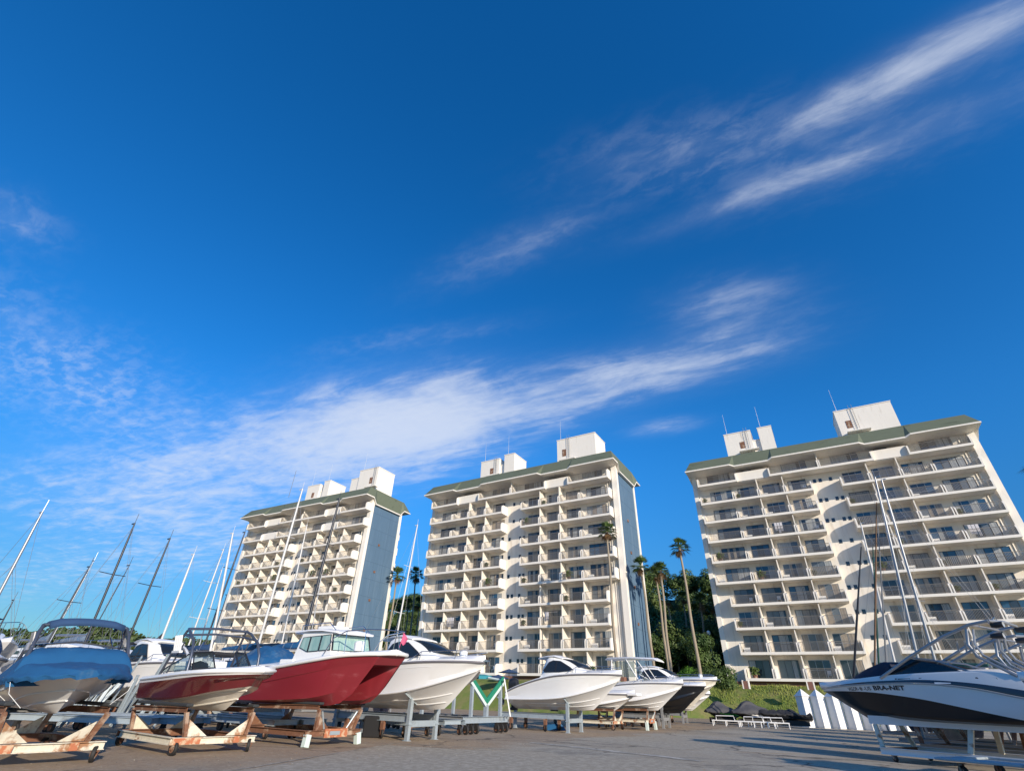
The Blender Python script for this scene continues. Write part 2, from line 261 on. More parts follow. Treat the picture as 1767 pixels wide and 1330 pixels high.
# ------------------------------------------------------------------ mesh helpers
class MB:
    """collects shapes into one mesh"""
    def __init__(s): s.v, s.f, s.m = [], [], []
    def add(s, vs, fs, mi=0):
        o = len(s.v); s.v += [tuple(v) for v in vs]
        for f in fs: s.f.append([i + o for i in f]); s.m.append(mi)
        return s
    def box(s, x0, x1, y0, y1, z0, z1, mi=0):
        return s.add([(x0, y0, z0), (x1, y0, z0), (x1, y1, z0), (x0, y1, z0), (x0, y0, z1), (x1, y0, z1), (x1, y1, z1), (x0, y1, z1)],
                     [(0, 3, 2, 1), (4, 5, 6, 7), (0, 1, 5, 4), (1, 2, 6, 5), (2, 3, 7, 6), (3, 0, 4, 7)], mi)
    def beam(s, p, q, w, h, mi=0, up=(0, 0, 1)):
        p, q = Vector(p), Vector(q); d = (q - p).normalized(); u = Vector(up)
        if abs(d.dot(u)) > 0.98: u = Vector((1, 0, 0))
        a = d.cross(u).normalized() * w / 2; b = a.cross(d).normalized() * h / 2
        vs = [p - a - b, p + a - b, p + a + b, p - a + b, q - a - b, q + a - b, q + a + b, q - a + b]
        return s.add(vs, [(0, 1, 2, 3), (7, 6, 5, 4), (1, 0, 4, 5), (2, 1, 5, 6), (3, 2, 6, 7), (0, 3, 7, 4)], mi)
    def ibeam(s, p, q, w, h, mi=0):
        t = 0.014
        for dz, ww, hh in ((h / 2 - t / 2, w, t), (-h / 2 + t / 2, w, t), (0, t, h - 2 * t)):
            o = Vector((0, 0, dz)); s.beam(Vector(p) + o, Vector(q) + o, ww, hh, mi)
        return s
    def tube(s, pts, r, n=8, mi=0, cap=True):
        pts = [Vector(p) for p in pts]; rs = r if isinstance(r, (list, tuple)) else [r] * len(pts); o = len(s.v)
        a = None
        for i, p in enumerate(pts):
            d = (pts[min(i + 1, len(pts) - 1)] - pts[max(i - 1, 0)]).normalized()
            if a is None:
                u = Vector((0, 0, 1)) if abs(d.z) < 0.9 else Vector((1, 0, 0)); a = d.cross(u).normalized()
            else:
                a = (a - d * a.dot(d)).normalized()
            b = d.cross(a)
            for k in range(n):
                t = 2 * math.pi * k / n; s.v.append(tuple(p + (a * math.cos(t) + b * math.sin(t)) * rs[i]))
        for i in range(len(pts) - 1):
            for k in range(n):
                k2 = (k + 1) % n
                s.f.append([o + i * n + k, o + i * n + k2, o + (i + 1) * n + k2, o + (i + 1) * n + k]); s.m.append(mi)
        if cap:
            s.f.append([o + k for k in range(n)][::-1]); s.m.append(mi)
            s.f.append([o + (len(pts) - 1) * n + k for k in range(n)]); s.m.append(mi)
        return s
    def grid(s, rows, mi=0, close=False):
        """rows of equal point counts; mi may be a function (row, col)"""
        o = len(s.v); n = len(rows[0])
        for r in rows: s.v += [tuple(p) for p in r]
        for i in range(len(rows) - 1):
            for j in range(n - 1 + (1 if close else 0)):
                j2 = (j + 1) % n
                s.f.append([o + i * n + j, o + i * n + j2, o + (i + 1) * n + j2, o + (i + 1) * n + j]); s.m.append(mi(i, j) if callable(mi) else mi)
        return s
    def prism(s, poly, off, mi=0):
        """polygon (3-D points) swept by the vector off, closed"""
        n = len(poly); off = Vector(off); a = [Vector(p) for p in poly]; b = [p + off for p in a]
        return s.add(a + b, [list(range(n))[::-1], [n + i for i in range(n)]] + [[i, (i + 1) % n, n + (i + 1) % n, n + i] for i in range(n)], mi)
    def lathe(s, prof, c=(0, 0, 0), n=14, mi=0):
        rows = [[(c[0] + r * math.cos(2 * math.pi * k / n), c[1] + r * math.sin(2 * math.pi * k / n), c[2] + z) for k in range(n)] for r, z in prof]
        return s.grid(rows, mi, True)
    def wheel(s, c, r, w, axis=(0, 1, 0), n=16, mi=0, mi2=None):
        a = Vector(axis).normalized(); c = Vector(c); u = a.cross(Vector((0, 0, 1))).normalized(); v = a.cross(u)
        prof = [(0.0, -w * .32), (r * .55, -w * .36), (r * .62, -w * .5), (r * .92, -w * .5), (r, -w * .3), (r, w * .3), (r * .92, w * .5), (r * .62, w * .5), (r * .55, w * .36), (0.0, w * .32)]
        rows = [[c + a * h + (u * math.cos(2 * math.pi * k / n) + v * math.sin(2 * math.pi * k / n)) * rr for k in range(n)] for rr, h in prof]
        return s.grid(rows, (lambda i, j: (mi2 if mi2 is not None and (i < 2 or i > 6) else mi)), True)
    def mesh(s, name, mats, smooth=False):
        me = bpy.data.meshes.new(name); me.from_pydata(s.v, [], s.f); me.update()
        for m in (mats if isinstance(mats, (list, tuple)) else [mats]): me.materials.append(m)
        if any(s.m): me.polygons.foreach_set('material_index', s.m)
        if smooth:
            me.polygons.foreach_set('use_smooth', [True] * len(s.f))
            try: me.set_sharp_from_angle(angle=R_(smooth if smooth is not True else 38))
            except Exception: pass
        return me
    def build(s, name, mats, parent=None, smooth=False, loc=None, bevel=0.0):
        return place(name, s.mesh(name, mats, smooth), parent, loc, bevel)
def place(name, me, parent=None, loc=None, bevel=0.0):
    o = bpy.data.objects.new(name, me); COL.objects.link(o)
    if parent is not None:
        o.parent = parent
        if loc is None and 'drop' in parent: loc = (0, 0, -parent['drop'])
    if loc is not None: o.location = loc
    if bevel:
        b = o.modifiers.new('bevel', 'BEVEL'); b.width = bevel; b.segments = 2; b.limit_method = 'ANGLE'; b.angle_limit = R_(40)
    return o
def tag(o, label=None, cat=None, group=None, kind=None):
    if label: o['label'] = label
    if cat: o['category'] = cat
    if group: o['group'] = group
    if kind: o['kind'] = kind
    return o
def thing(name, label, cat, loc=(0, 0, 0), rz=0.0, group=None, drop=0.0):
    """Empty at the thing's base; drop = height of that base above the origin the parts are drawn from"""
    o = bpy.data.objects.new(name, None); COL.objects.link(o); o.empty_display_size = 0.3
    o.location = (loc[0], loc[1], loc[2] + drop); o.rotation_euler = (0, 0, rz)
    if drop: o['drop'] = drop
    return tag(o, label, cat, group)
def copy_tree(o, parent=None):
    c = o.copy(); COL.objects.link(c)
    if parent is not None: c.parent = parent
    for ch in o.children: copy_tree(ch, c)
    return c
def spline(cp, n):
    """Catmull-Rom through the control points, n+1 samples"""
    P = [Vector(p) for p in cp]; P = [P[0] * 2 - P[1]] + P + [P[-1] * 2 - P[-2]]; out_ = []
    m = len(P) - 3
    for i in range(n + 1):
        t = i / n * m; k = min(int(t), m - 1); t -= k; a, b, c, d = P[k:k + 4]
        out_.append(0.5 * ((2 * b) + (c - a) * t + (2 * a - 5 * b + 4 * c - d) * t * t + (3 * b - a - 3 * c + d) * t ** 3))
    return out_

# ------------------------------------------------------------------ ground (structure)
def ground_material():
    m = bpy.data.materials.new('worn_asphalt_yard'); m.use_nodes = True; t = m.node_tree; b = t.nodes['Principled BSDF']
    tc = N(t, 'ShaderNodeTexCoord'); P = tc.outputs['Object']
    def nz(scale, detail=6, rough=0.6, stretch=(1, 1, 1), dist=0.0, rot=0.0):
        mp = N(t, 'ShaderNodeMapping'); mp.inputs['Scale'].default_value = stretch; mp.inputs['Rotation'].default_value = (0, 0, rot); t.links.new(P, mp.inputs[0])
        n = N(t, 'ShaderNodeTexNoise'); n.inputs['Scale'].default_value = scale; n.inputs['Detail'].default_value = detail; n.inputs['Roughness'].default_value = rough; n.inputs['Distortion'].default_value = dist
        t.links.new(mp.outputs[0], n.inputs['Vector']); return n.outputs[0]
    def ramp(x, lo, hi):
        r = N(t, 'ShaderNodeMapRange', interpolation_type='SMOOTHSTEP'); r.inputs[1].default_value = lo; r.inputs[2].default_value = hi; t.links.new(x, r.inputs[0]); return r.outputs[0]
    def over(cur, fac, col):
        x = N(t, 'ShaderNodeMix', data_type='RGBA'); t.links.new(fac, x.inputs[0]); t.links.new(cur, x.inputs[6]); x.inputs[7].default_value = (*col, 1); return x.outputs[2]
    c = N(t, 'ShaderNodeRGB'); c.outputs[0].default_value = (0.40, 0.335, 0.245, 1); cur = c.outputs[0]
    cur = over(cur, ramp(nz(0.16, 5), 0.42, 0.62), (0.45, 0.395, 0.305))                       # sun-bleached areas
    cur = over(cur, Mx(t, 'MULTIPLY', ramp(nz(0.33, 7, 0.7, (1, 1, 1), 0.6), 0.50, 0.60), 0.75), (0.25, 0.22, 0.175))   # old patches
    cur = over(cur, Mx(t, 'MULTIPLY', ramp(nz(0.22, 8, 0.7, (0.5, 1.6, 1), 0.4, 0.55), 0.56, 0.66), 0.7), (0.40, 0.285, 0.17))   # sandy drifts and rust wash
    cur = over(cur, Mx(t, 'MULTIPLY', ramp(nz(0.9, 8, 0.75, (0.35, 2.0, 1), 0.8, 0.5), 0.60, 0.68), 0.55), (0.52, 0.45, 0.34))    # pale scuffs
    cur = over(cur, Mx(t, 'MULTIPLY', ramp(nz(1.7, 6, 0.7), 0.62, 0.70), 0.6), (0.10, 0.09, 0.08))      # oil spots
    # rust and sand washed out from under the parked row
    dt = N(t, 'ShaderNodeVectorMath', operation='DOT_PRODUCT'); t.links.new(P, dt.inputs[0]); dt.inputs[1].default_value = (.811, -.584, 0)
    ed = Mx(t, 'ADD', dt.outputs['Value'], Mx(t, 'MULTIPLY', nz(0.45, 6, 0.65), 5.0))
    zone = N(t, 'ShaderNodeMapRange', interpolation_type='SMOOTHSTEP'); zone.inputs[1].default_value = -7.6; zone.inputs[2].default_value = -9.4; t.links.new(ed, zone.inputs[0])
    cur = over(cur, Mx(t, 'MULTIPLY', zone.outputs[0], Mx(t, 'ADD', 0.30, Mx(t, 'MULTIPLY', nz(0.8, 6, 0.6), 0.65))), (0.36, 0.235, 0.135))
    sp = nz(60, 3, 0.6); cur = over(cur, Mx(t, 'MULTIPLY', ramp(sp, 0.55, 0.72), 0.55), (0.50, 0.47, 0.41))
    sp2 = nz(34, 3, 0.6); cur = over(cur, Mx(t, 'MULTIPLY', ramp(sp2, 0.56, 0.70), 0.6), (0.12, 0.11, 0.10))
    g1 = nz(11, 5, 0.7); cur = over(cur, Mx(t, 'MULTIPLY', ramp(g1, 0.46, 0.64), 0.42), (0.17, 0.15, 0.12))
    g2 = nz(6.5, 5, 0.75); cur = over(cur, Mx(t, 'MULTIPLY', ramp(g2, 0.50, 0.68), 0.34), (0.60, 0.54, 0.43))
    ty = nz(1.0, 4, 0.6, (.10, 3.2, 1), .15, -0.95); cur = over(cur, Mx(t, 'MULTIPLY', ramp(ty, 0.60, 0.68), 0.30), (0.13, 0.12, 0.105))
    # cracks
    vo = N(t, 'ShaderNodeTexVoronoi', feature='DISTANCE_TO_EDGE'); vo.inputs['Scale'].default_value = 0.22
    wv = N(t, 'ShaderNodeTexNoise'); wv.inputs['Scale'].default_value = 1.1; wv.inputs['Detail'].default_value = 6; t.links.new(P, wv.inputs['Vector'])
    ad = N(t, 'ShaderNodeVectorMath', operation='MULTIPLY_ADD'); t.links.new(wv.outputs['Color'], ad.inputs[0]); ad.inputs[1].default_value = (1.6, 1.6, 0); t.links.new(P, ad.inputs[2]); t.links.new(ad.outputs[0], vo.inputs['Vector'])
    ck = N(t, 'ShaderNodeMapRange'); ck.inputs[1].default_value = 0.0; ck.inputs[2].default_value = 0.016; ck.inputs[3].default_value = 1; ck.inputs[4].default_value = 0; t.links.new(vo.outputs['Distance'], ck.inputs[0])
    cur = over(cur, Mx(t, 'MULTIPLY', Mx(t, 'MULTIPLY', ck.outputs[0], ramp(nz(0.12), 0.38, 0.52)), 0.9), (0.035, 0.032, 0.028))
    t.links.new(cur, b.inputs['Base Color']); b.inputs['Roughness'].default_value = 0.92; b.inputs['Specular IOR Level'].default_value = 0.25
    bp = N(t, 'ShaderNodeBump'); bp.inputs['Strength'].default_value = 0.3; bp.inputs['Distance'].default_value = 0.02
    h = Mx(t, 'ADD', Mx(t, 'MULTIPLY', nz(45, 4), 0.5), Mx(t, 'MULTIPLY', nz(3, 6), 0.6)); t.links.new(h, bp.inputs['Height']); t.links.new(bp.outputs[0], b.inputs['Normal'])
    return m
MT['asphalt'] = ground_material()
g = MB(); g.add([(-3000, -3000, 0), (3000, -3000, 0), (3000, 3000, 0), (-3000, 3000, 0)], [(0, 1, 2, 3)])
tag(g.build('ground', MT['asphalt']), kind='structure')
# faded pale repair strips in the paving
MT['strip'] = mat('pale_worn_repair_strip', (0.50, 0.45, 0.37), 0.95, col2=(0.28, 0.255, 0.21), patch=2.2, lo=0.42, hi=0.56, var=0.15, vscale=12)
g = MB()
for (x0, y0, x1, y1, w) in ((1.1, 20.7, 5.4, 16.1, 0.30), (-5.6, 8.2, -3.2, 18.4, 0.045), (-3.2, 18.4, 4.5, 16.6, 0.04), (2.6, 10.5, 9.5, 15.2, 0.05)):
    p, q = Vector((x0, y0, 0.008)), Vector((x1, y1, 0.008)); d = (q - p).normalized(); a = Vector((-d.y, d.x, 0)) * w
    L, Rr = [], []
    for i in range(41):
        c = p + (q - p) * i / 40; k = 0.55 + 0.7 * noise.noise(c * 1.7) + 0.2 * math.sin(i / 40 * math.pi)
        L.append(c + a * k); Rr.append(c - a * (0.5 + 0.6 * noise.noise(c * 2.3 + Vector((9, 0, 0)))))
    g.grid([L, Rr])
tag(g.build('pavement_strip', MT['strip']), kind='structure')

MT['patch_dark'] = mat('darker_asphalt_repair', (0.33, 0.28, 0.205), 0.95, col2=(0.43, 0.37, 0.28), patch=5.0, lo=0.44, hi=0.60, var=0.30, vscale=16, bump=0.25, bscale=45)
g = MB()
for poly in (((-5.4, 7.6), (-3.4, 17.8), (3.9, 16.0), (6.6, 11.5), (2.0, 7.0)), ((2.6, 23.5), (8.2, 28.2), (11.5, 25.0), (5.9, 19.6)), ((7.2, 9.6), (10.5, 14.6), (14.5, 11.5), (11.0, 8.0))):
    pts = []
    for i, (x, y) in enumerate(poly):
        x2, y2 = poly[(i + 1) % len(poly)]
        for k in range(16):
            c = Vector((x + (x2 - x) * k / 16, y + (y2 - y) * k / 16, 0.004)); c.x += .10 * noise.noise(c * 2.1); c.y += .10 * noise.noise(c * 2.1 + Vector((5, 5, 0))); pts.append(c)
    g.add(pts, [list(range(len(pts)))])
tag(g.build('pavement_patch', MT['patch_dark']), kind='structure')

# ------------------------------------------------------------------ frame of the right hand tower, used to lay out the bank
CE = Vector((math.cos(R_(31.1)), -math.sin(R_(31.1)), 0)); CN = Vector((-math.sin(R_(31.1)), -math.cos(R_(31.1)), 0)); CO = Vector((30.09, 69.48, 0))
def cpt(s, d, z=0.0): return CO + CE * s + CN * d + Vector((0, 0, z))
toe = [(90, 7), (40, 7), (-3, 7), (-8, 9.0), (-13, 16.4), (-43, 17.3), (-52, 20), (-58, 22.8), (-90, 23.5), (-180, 30)]
rows = []
prof = [(0, -0.06), (0.8, 0.55), (1.7, 1.25), (2.7, 2.1), (3.7, 2.85), (4.6, 3.25), (6.5, 3.4), (12, 3.5), (30, 3.6), (62, 3.6)]
def bank_z(off, c):
    for (a, za), (b_, zb) in zip(prof, prof[1:]):
        if off <= b_: z = za + (zb - za) * (off - a) / (b_ - a); break
    return z + (0.10 * noise.noise(c * 0.45) if 0.3 < off < 6 else 0)
toe_f = [p for k in range(len(toe) - 1) for p in [(toe[k][0] + (toe[k + 1][0] - toe[k][0]) * j / 12, toe[k][1] + (toe[k + 1][1] - toe[k][1]) * j / 12) for j in range(12)]] + [toe[-1]]
for s, d in toe_f:
    rows.append([cpt(s, d - o, bank_z(o, cpt(s, d - o))) for o, _ in prof])
MT['lawn'] = mat('lawn_turf', (0.13, 0.175, 0.035), 0.95, var=0.2, vscale=1.2, col2=(0.22, 0.20, 0.075), patch=0.5, lo=0.42, hi=0.66, bump=0.6, bscale=9)
tag(MB().grid(rows).build('grass_bank', MT['lawn'], smooth=60), kind='structure')
gb = MB(); rnd = random.Random(3)
for i in range(15000):
    s = rnd.uniform(-13, 24); o = rnd.uniform(0.05, 6.0); d = 7 if s > -3 else 7 + (-3 - s) * 0.30
    c = cpt(s, d - o); c.z = bank_z(o, c) - 0.02
    h = rnd.uniform(0.10, 0.26) * (1.4 if noise.noise(c * 0.6) > 0.15 else 0.8); a = rnd.uniform(0, 6.28); w = 0.05
    dx, dy = math.cos(a) * w, math.sin(a) * w
    gb.add([(c.x - dx, c.y - dy, c.z), (c.x + dx, c.y + dy, c.z), (c.x + dy * 2 + rnd.uniform(-.06, .06), c.y + dx * 2, c.z + h)], [(0, 1, 2)])
tag(gb.build('grass', MT['blade']), kind='stuff')

# small pale stones and leaf litter blown along the foot of the parked row
gv = MB(); rnd = random.Random(12)
for i in range(420):
    t_ = rnd.uniform(-.25, 1.2); off = rnd.gauss(.6, 1.3); x = -6 + 14.4 * t_ + .811 * off; y = 13 + 20 * t_ - .584 * off
    if i % 4 == 0: x, y = rnd.uniform(-6, 14), rnd.uniform(8, 30)
    r_ = rnd.uniform(.006, .018); a = rnd.uniform(0, 6.28); p = [(x + r_ * math.cos(a + k * 2.1) * rnd.uniform(.6, 1.3), y + r_ * math.sin(a + k * 2.1), .009) for k in range(3)]
    gv.add(p + [(x, y, .009 + r_ * .7)], [(0, 1, 3), (1, 2, 3), (2, 0, 3)], i % 3)
tag(gv.build('gravel', [mat('pale_stone_chip', (0.42, 0.38, 0.31), .9), mat('dry_leaf', (0.30, 0.19, 0.09), .9), mat('dark_stone_chip', (0.10, 0.095, 0.085), .9)]), kind='stuff')

# ------------------------------------------------------------------ wooded hills (structure) behind the towers and far to the left
rows = []
for i in range(41):
    s = -190 + i * 6.5; r = []
    for j in range(12):
        d = -22 - j * 7; k = min(1, j / 6.0); z = 3.5 + 21.0 * (k * k * (3 - 2 * k)); z += 1.6 * noise.noise(Vector((s * .05, d * .05, 0))) * k
        r.append(cpt(s, d, z))
    rows.append(r)
tag(MB().grid(rows).build('hillside', MT['earth'], smooth=60), kind='structure')
HILL = [(-260, 6), (-240, 11), (-215, 13), (-196, 11.5), (-186, 13.3), (-172, 15.3), (-160, 12.6), (-150, 11), (-140, 12.0), (-126, 11.8), (-110, 11), (-95, 12), (-70, 9), (-40, 6)]
def hill_h(x, k_=1.36): return k_ * hill_h0(x)
def hill_h0(x):
    for (a, za), (b_, zb) in zip(HILL, HILL[1:]):
        if x <= b_: return za + (zb - za) * (x - a) / (b_ - a)
    return 6
rows = []
for i in range(56):
    x = -262 + i * 4; r = []
    for j in range(9):
        k = math.sin(j / 8 * math.pi); yy = 180 + (-x - 60) * -0.05 + j * 14
        r.append(Vector((x, yy + 12, hill_h(x) * k - 0.5 + 0.8 * noise.noise(Vector((x * .07, j, 0))))))
    rows.append(r)
tag(MB().grid(rows).build('hill', MT['earth'], smooth=60), kind='structure')
fm = MB(); rnd = random.Random(5)
for i in range(900):
    x = rnd.uniform(-255, -50); j = rnd.uniform(0.2, 0.62); k = math.sin(j * math.pi); yy = 192 + (-x - 60) * -0.05 + j * 112
    z = hill_h(x) * k - 0.6; rr = rnd.uniform(1.7, 3.6)
    for q in range(34):
        th, ph = rnd.uniform(0, 6.28), math.acos(rnd.uniform(-0.25, 1))
        p = Vector((x, yy, z + rr * 0.4)) + Vector((math.sin(ph) * math.cos(th), math.sin(ph) * math.sin(th), math.cos(ph) * .85)) * rr * rnd.uniform(.75, 1.05)
        u = Vector((rnd.uniform(-1, 1), rnd.uniform(-1, 1), rnd.uniform(-.4, .6))).normalized() * rnd.uniform(.5, 1.0); v = u.orthogonal().normalized() * rnd.uniform(.4, .8)
        fm.add([p - u, p + v, p + u, p - v], [(0, 1, 2, 3)])
tag(fm.build('hill_forest', MT['leaf_hill']), kind='stuff')

# ------------------------------------------------------------------ the three apartment towers
BAY = 3.355
MT['blue_joint'] = mat('dark_wall_joint', (0.05, 0.095, 0.155), 0.9, var=0.2)
def fin_mesh(mb, x0, x1, yb, h0, h1):
    pts = [(x0, yb, h0), (x0, 0.0, h0)]
    rr = 0.55
    for k in range(7):
        a = k / 6 * math.pi / 2; pts.append((x0, rr - rr * math.cos(a) + 0.0, h1 - rr + rr * math.sin(a)))
    pts.append((x0, yb, h1)); mb.prism(pts, (x1 - x0, 0, 0))
CACHE = {}
def balcony_mesh(w, lend, rend):
    key = ('b', round(w, 2), lend, rend)
    if key not in CACHE:
        m = MB(); m.box(0, w, 0, 1.8, 0, 0.30)
        fin_mesh(m, 0.0 if lend else 0.07, 0.17 if lend else 0.2, 1.78, 0.30, 1.42)
        fin_mesh(m, w - (0.17 if rend else 0.2), w if rend else w - 0.07, 1.78, 0.30, 1.42)
        CACHE[key] = m.mesh('balcony', MT['stucco_white'], smooth=30)
    return CACHE[key]
def railing_mesh(w, kind=0):
    key = ('r', round(w, 2), kind)
    if key not in CACHE:
        m = MB(); x0, x1 = 0.21, w - 0.21
        m.box(x0, x1, 0.10, 0.16, 1.32, 1.37); m.box(x0, x1, 0.11, 0.15, 0.38, 0.42)
        n = int((x1 - x0) / (0.125 if kind == 0 else 0.17)); bw = 0.017 if kind == 0 else 0.05
        for i in range(n + 1):
            x = x0 + (x1 - x0) * i / n; m.box(x - bw, x + bw, 0.12, 0.14, 0.42, 1.32)
        CACHE[key] = m.mesh('railing', MT['rail'])
    return CACHE[key]
WINMATS = ['alu', 'glass_dark', 'glass_sky_painted', 'glass_grey', 'curtain', 'curtain_tan']
def window_meshes(w, h, var):
    key = ('w', round(w, 2), round(h, 2), var)
    if key not in CACHE:
        rnd = random.Random(var * 17 + int(w * 10)); n = 4 if w > 2.6 else 3
        fr = MB(); t = 0.045
        fr.box(0, w, -.05, .0, h - t, h); fr.box(0, w, -.05, .0, 0, t)
        for i in range(n + 1):
            x = min(max(w * i / n - t / 2, 0), w - t); fr.box(x, x + t, -.052, .0, t, h - t)
        if var % 3 == 0: fr.box(t, w - t, -.051, .0, h * .46, h * .46 + .035)
        pn = MB()
        base = rnd.choice([[1, 2, 3], [1, 3, 4], [4, 4, 3], [2, 3, 4], [4, 2, 4], [1, 3, 3], [5, 1, 3], [4, 4, 2], [3, 3, 4], [4, 5, 3]])
        for i in range(n):
            x0, x1 = w * i / n, w * (i + 1) / n; mi = rnd.choice(base) - 1
            if rnd.random() < .3 and mi in (3, 4):       # curtain half drawn
                xm = x0 + (x1 - x0) * rnd.uniform(.35, .7)
                pn.box(x0, xm, -.025, -.005, .02, h - .02, mi); pn.box(xm, x1, -.025, -.005, .02, h - .02, 0)
            else: pn.box(x0, x1, -.025, -.005, .02, h - .02, mi)
        CACHE[key] = (fr.mesh('window', MT['alu' if var % 2 else 'alu_dark']), pn.mesh('pane', [MT[k] for k in WINMATS[1:]]))
    return CACHE[key]
def ac_mesh():
    if 'ac' not in CACHE:
        m = MB(); m.box(0, .78, 0, .29, 0.06, .62, 0); m.lathe([(0, -.004), (.22, -.004), (.235, -.012), (.235, .0)], n=14, mi=1)
        vs = [(x + .30, -.0 - z, y + .34) for x, y, z in m.v[8:]]; m.v[8:] = vs
        m.box(.05, .13, .02, .27, 0, .06, 1); m.box(.65, .73, .02, .27, 0, .06, 1)
        CACHE['ac'] = m.mesh('air_conditioner', [MT['white_paint'], MT['alu_dark']])
    return CACHE['ac']
def plant_mesh():
    if 'plant' not in CACHE:
        m = MB(); m.lathe([(0, 0), (.13, 0), (.18, .3), (.16, .3), (0, .27)], n=10, mi=1); r = random.Random(2)
        for i in range(130):
            a, h = r.uniform(0, 6.28), r.uniform(.25, .8); rr = r.uniform(0, .32); p = Vector((math.cos(a) * rr, math.sin(a) * rr, h)); u = Vector((r.uniform(-1, 1), r.uniform(-1, 1), r.uniform(-.5, 1))).normalized() * .11; v = u.orthogonal() * .5
            m.add([p - u, p + v, p + u, p - v], [(0, 1, 2, 3)])
        CACHE['plant'] = m.mesh('potted_plant', [MT['leaf_mid'], MT['rust']])
    return CACHE['plant']
def chair_mesh():
    if 'chair' not in CACHE:
        m = MB(); m.box(0, .45, 0, .42, .40, .44)
        for x in (.03, .42):
            for y in (.03, .39): m.tube([(x, y, 0), (x, y, .40 if y < .2 else .85)], .018, 6)
        m.box(.03, .42, .38, .41, .5, .86); CACHE['chair'] = m.mesh('patio_chair', MT['white_paint'])
    return CACHE['chair']

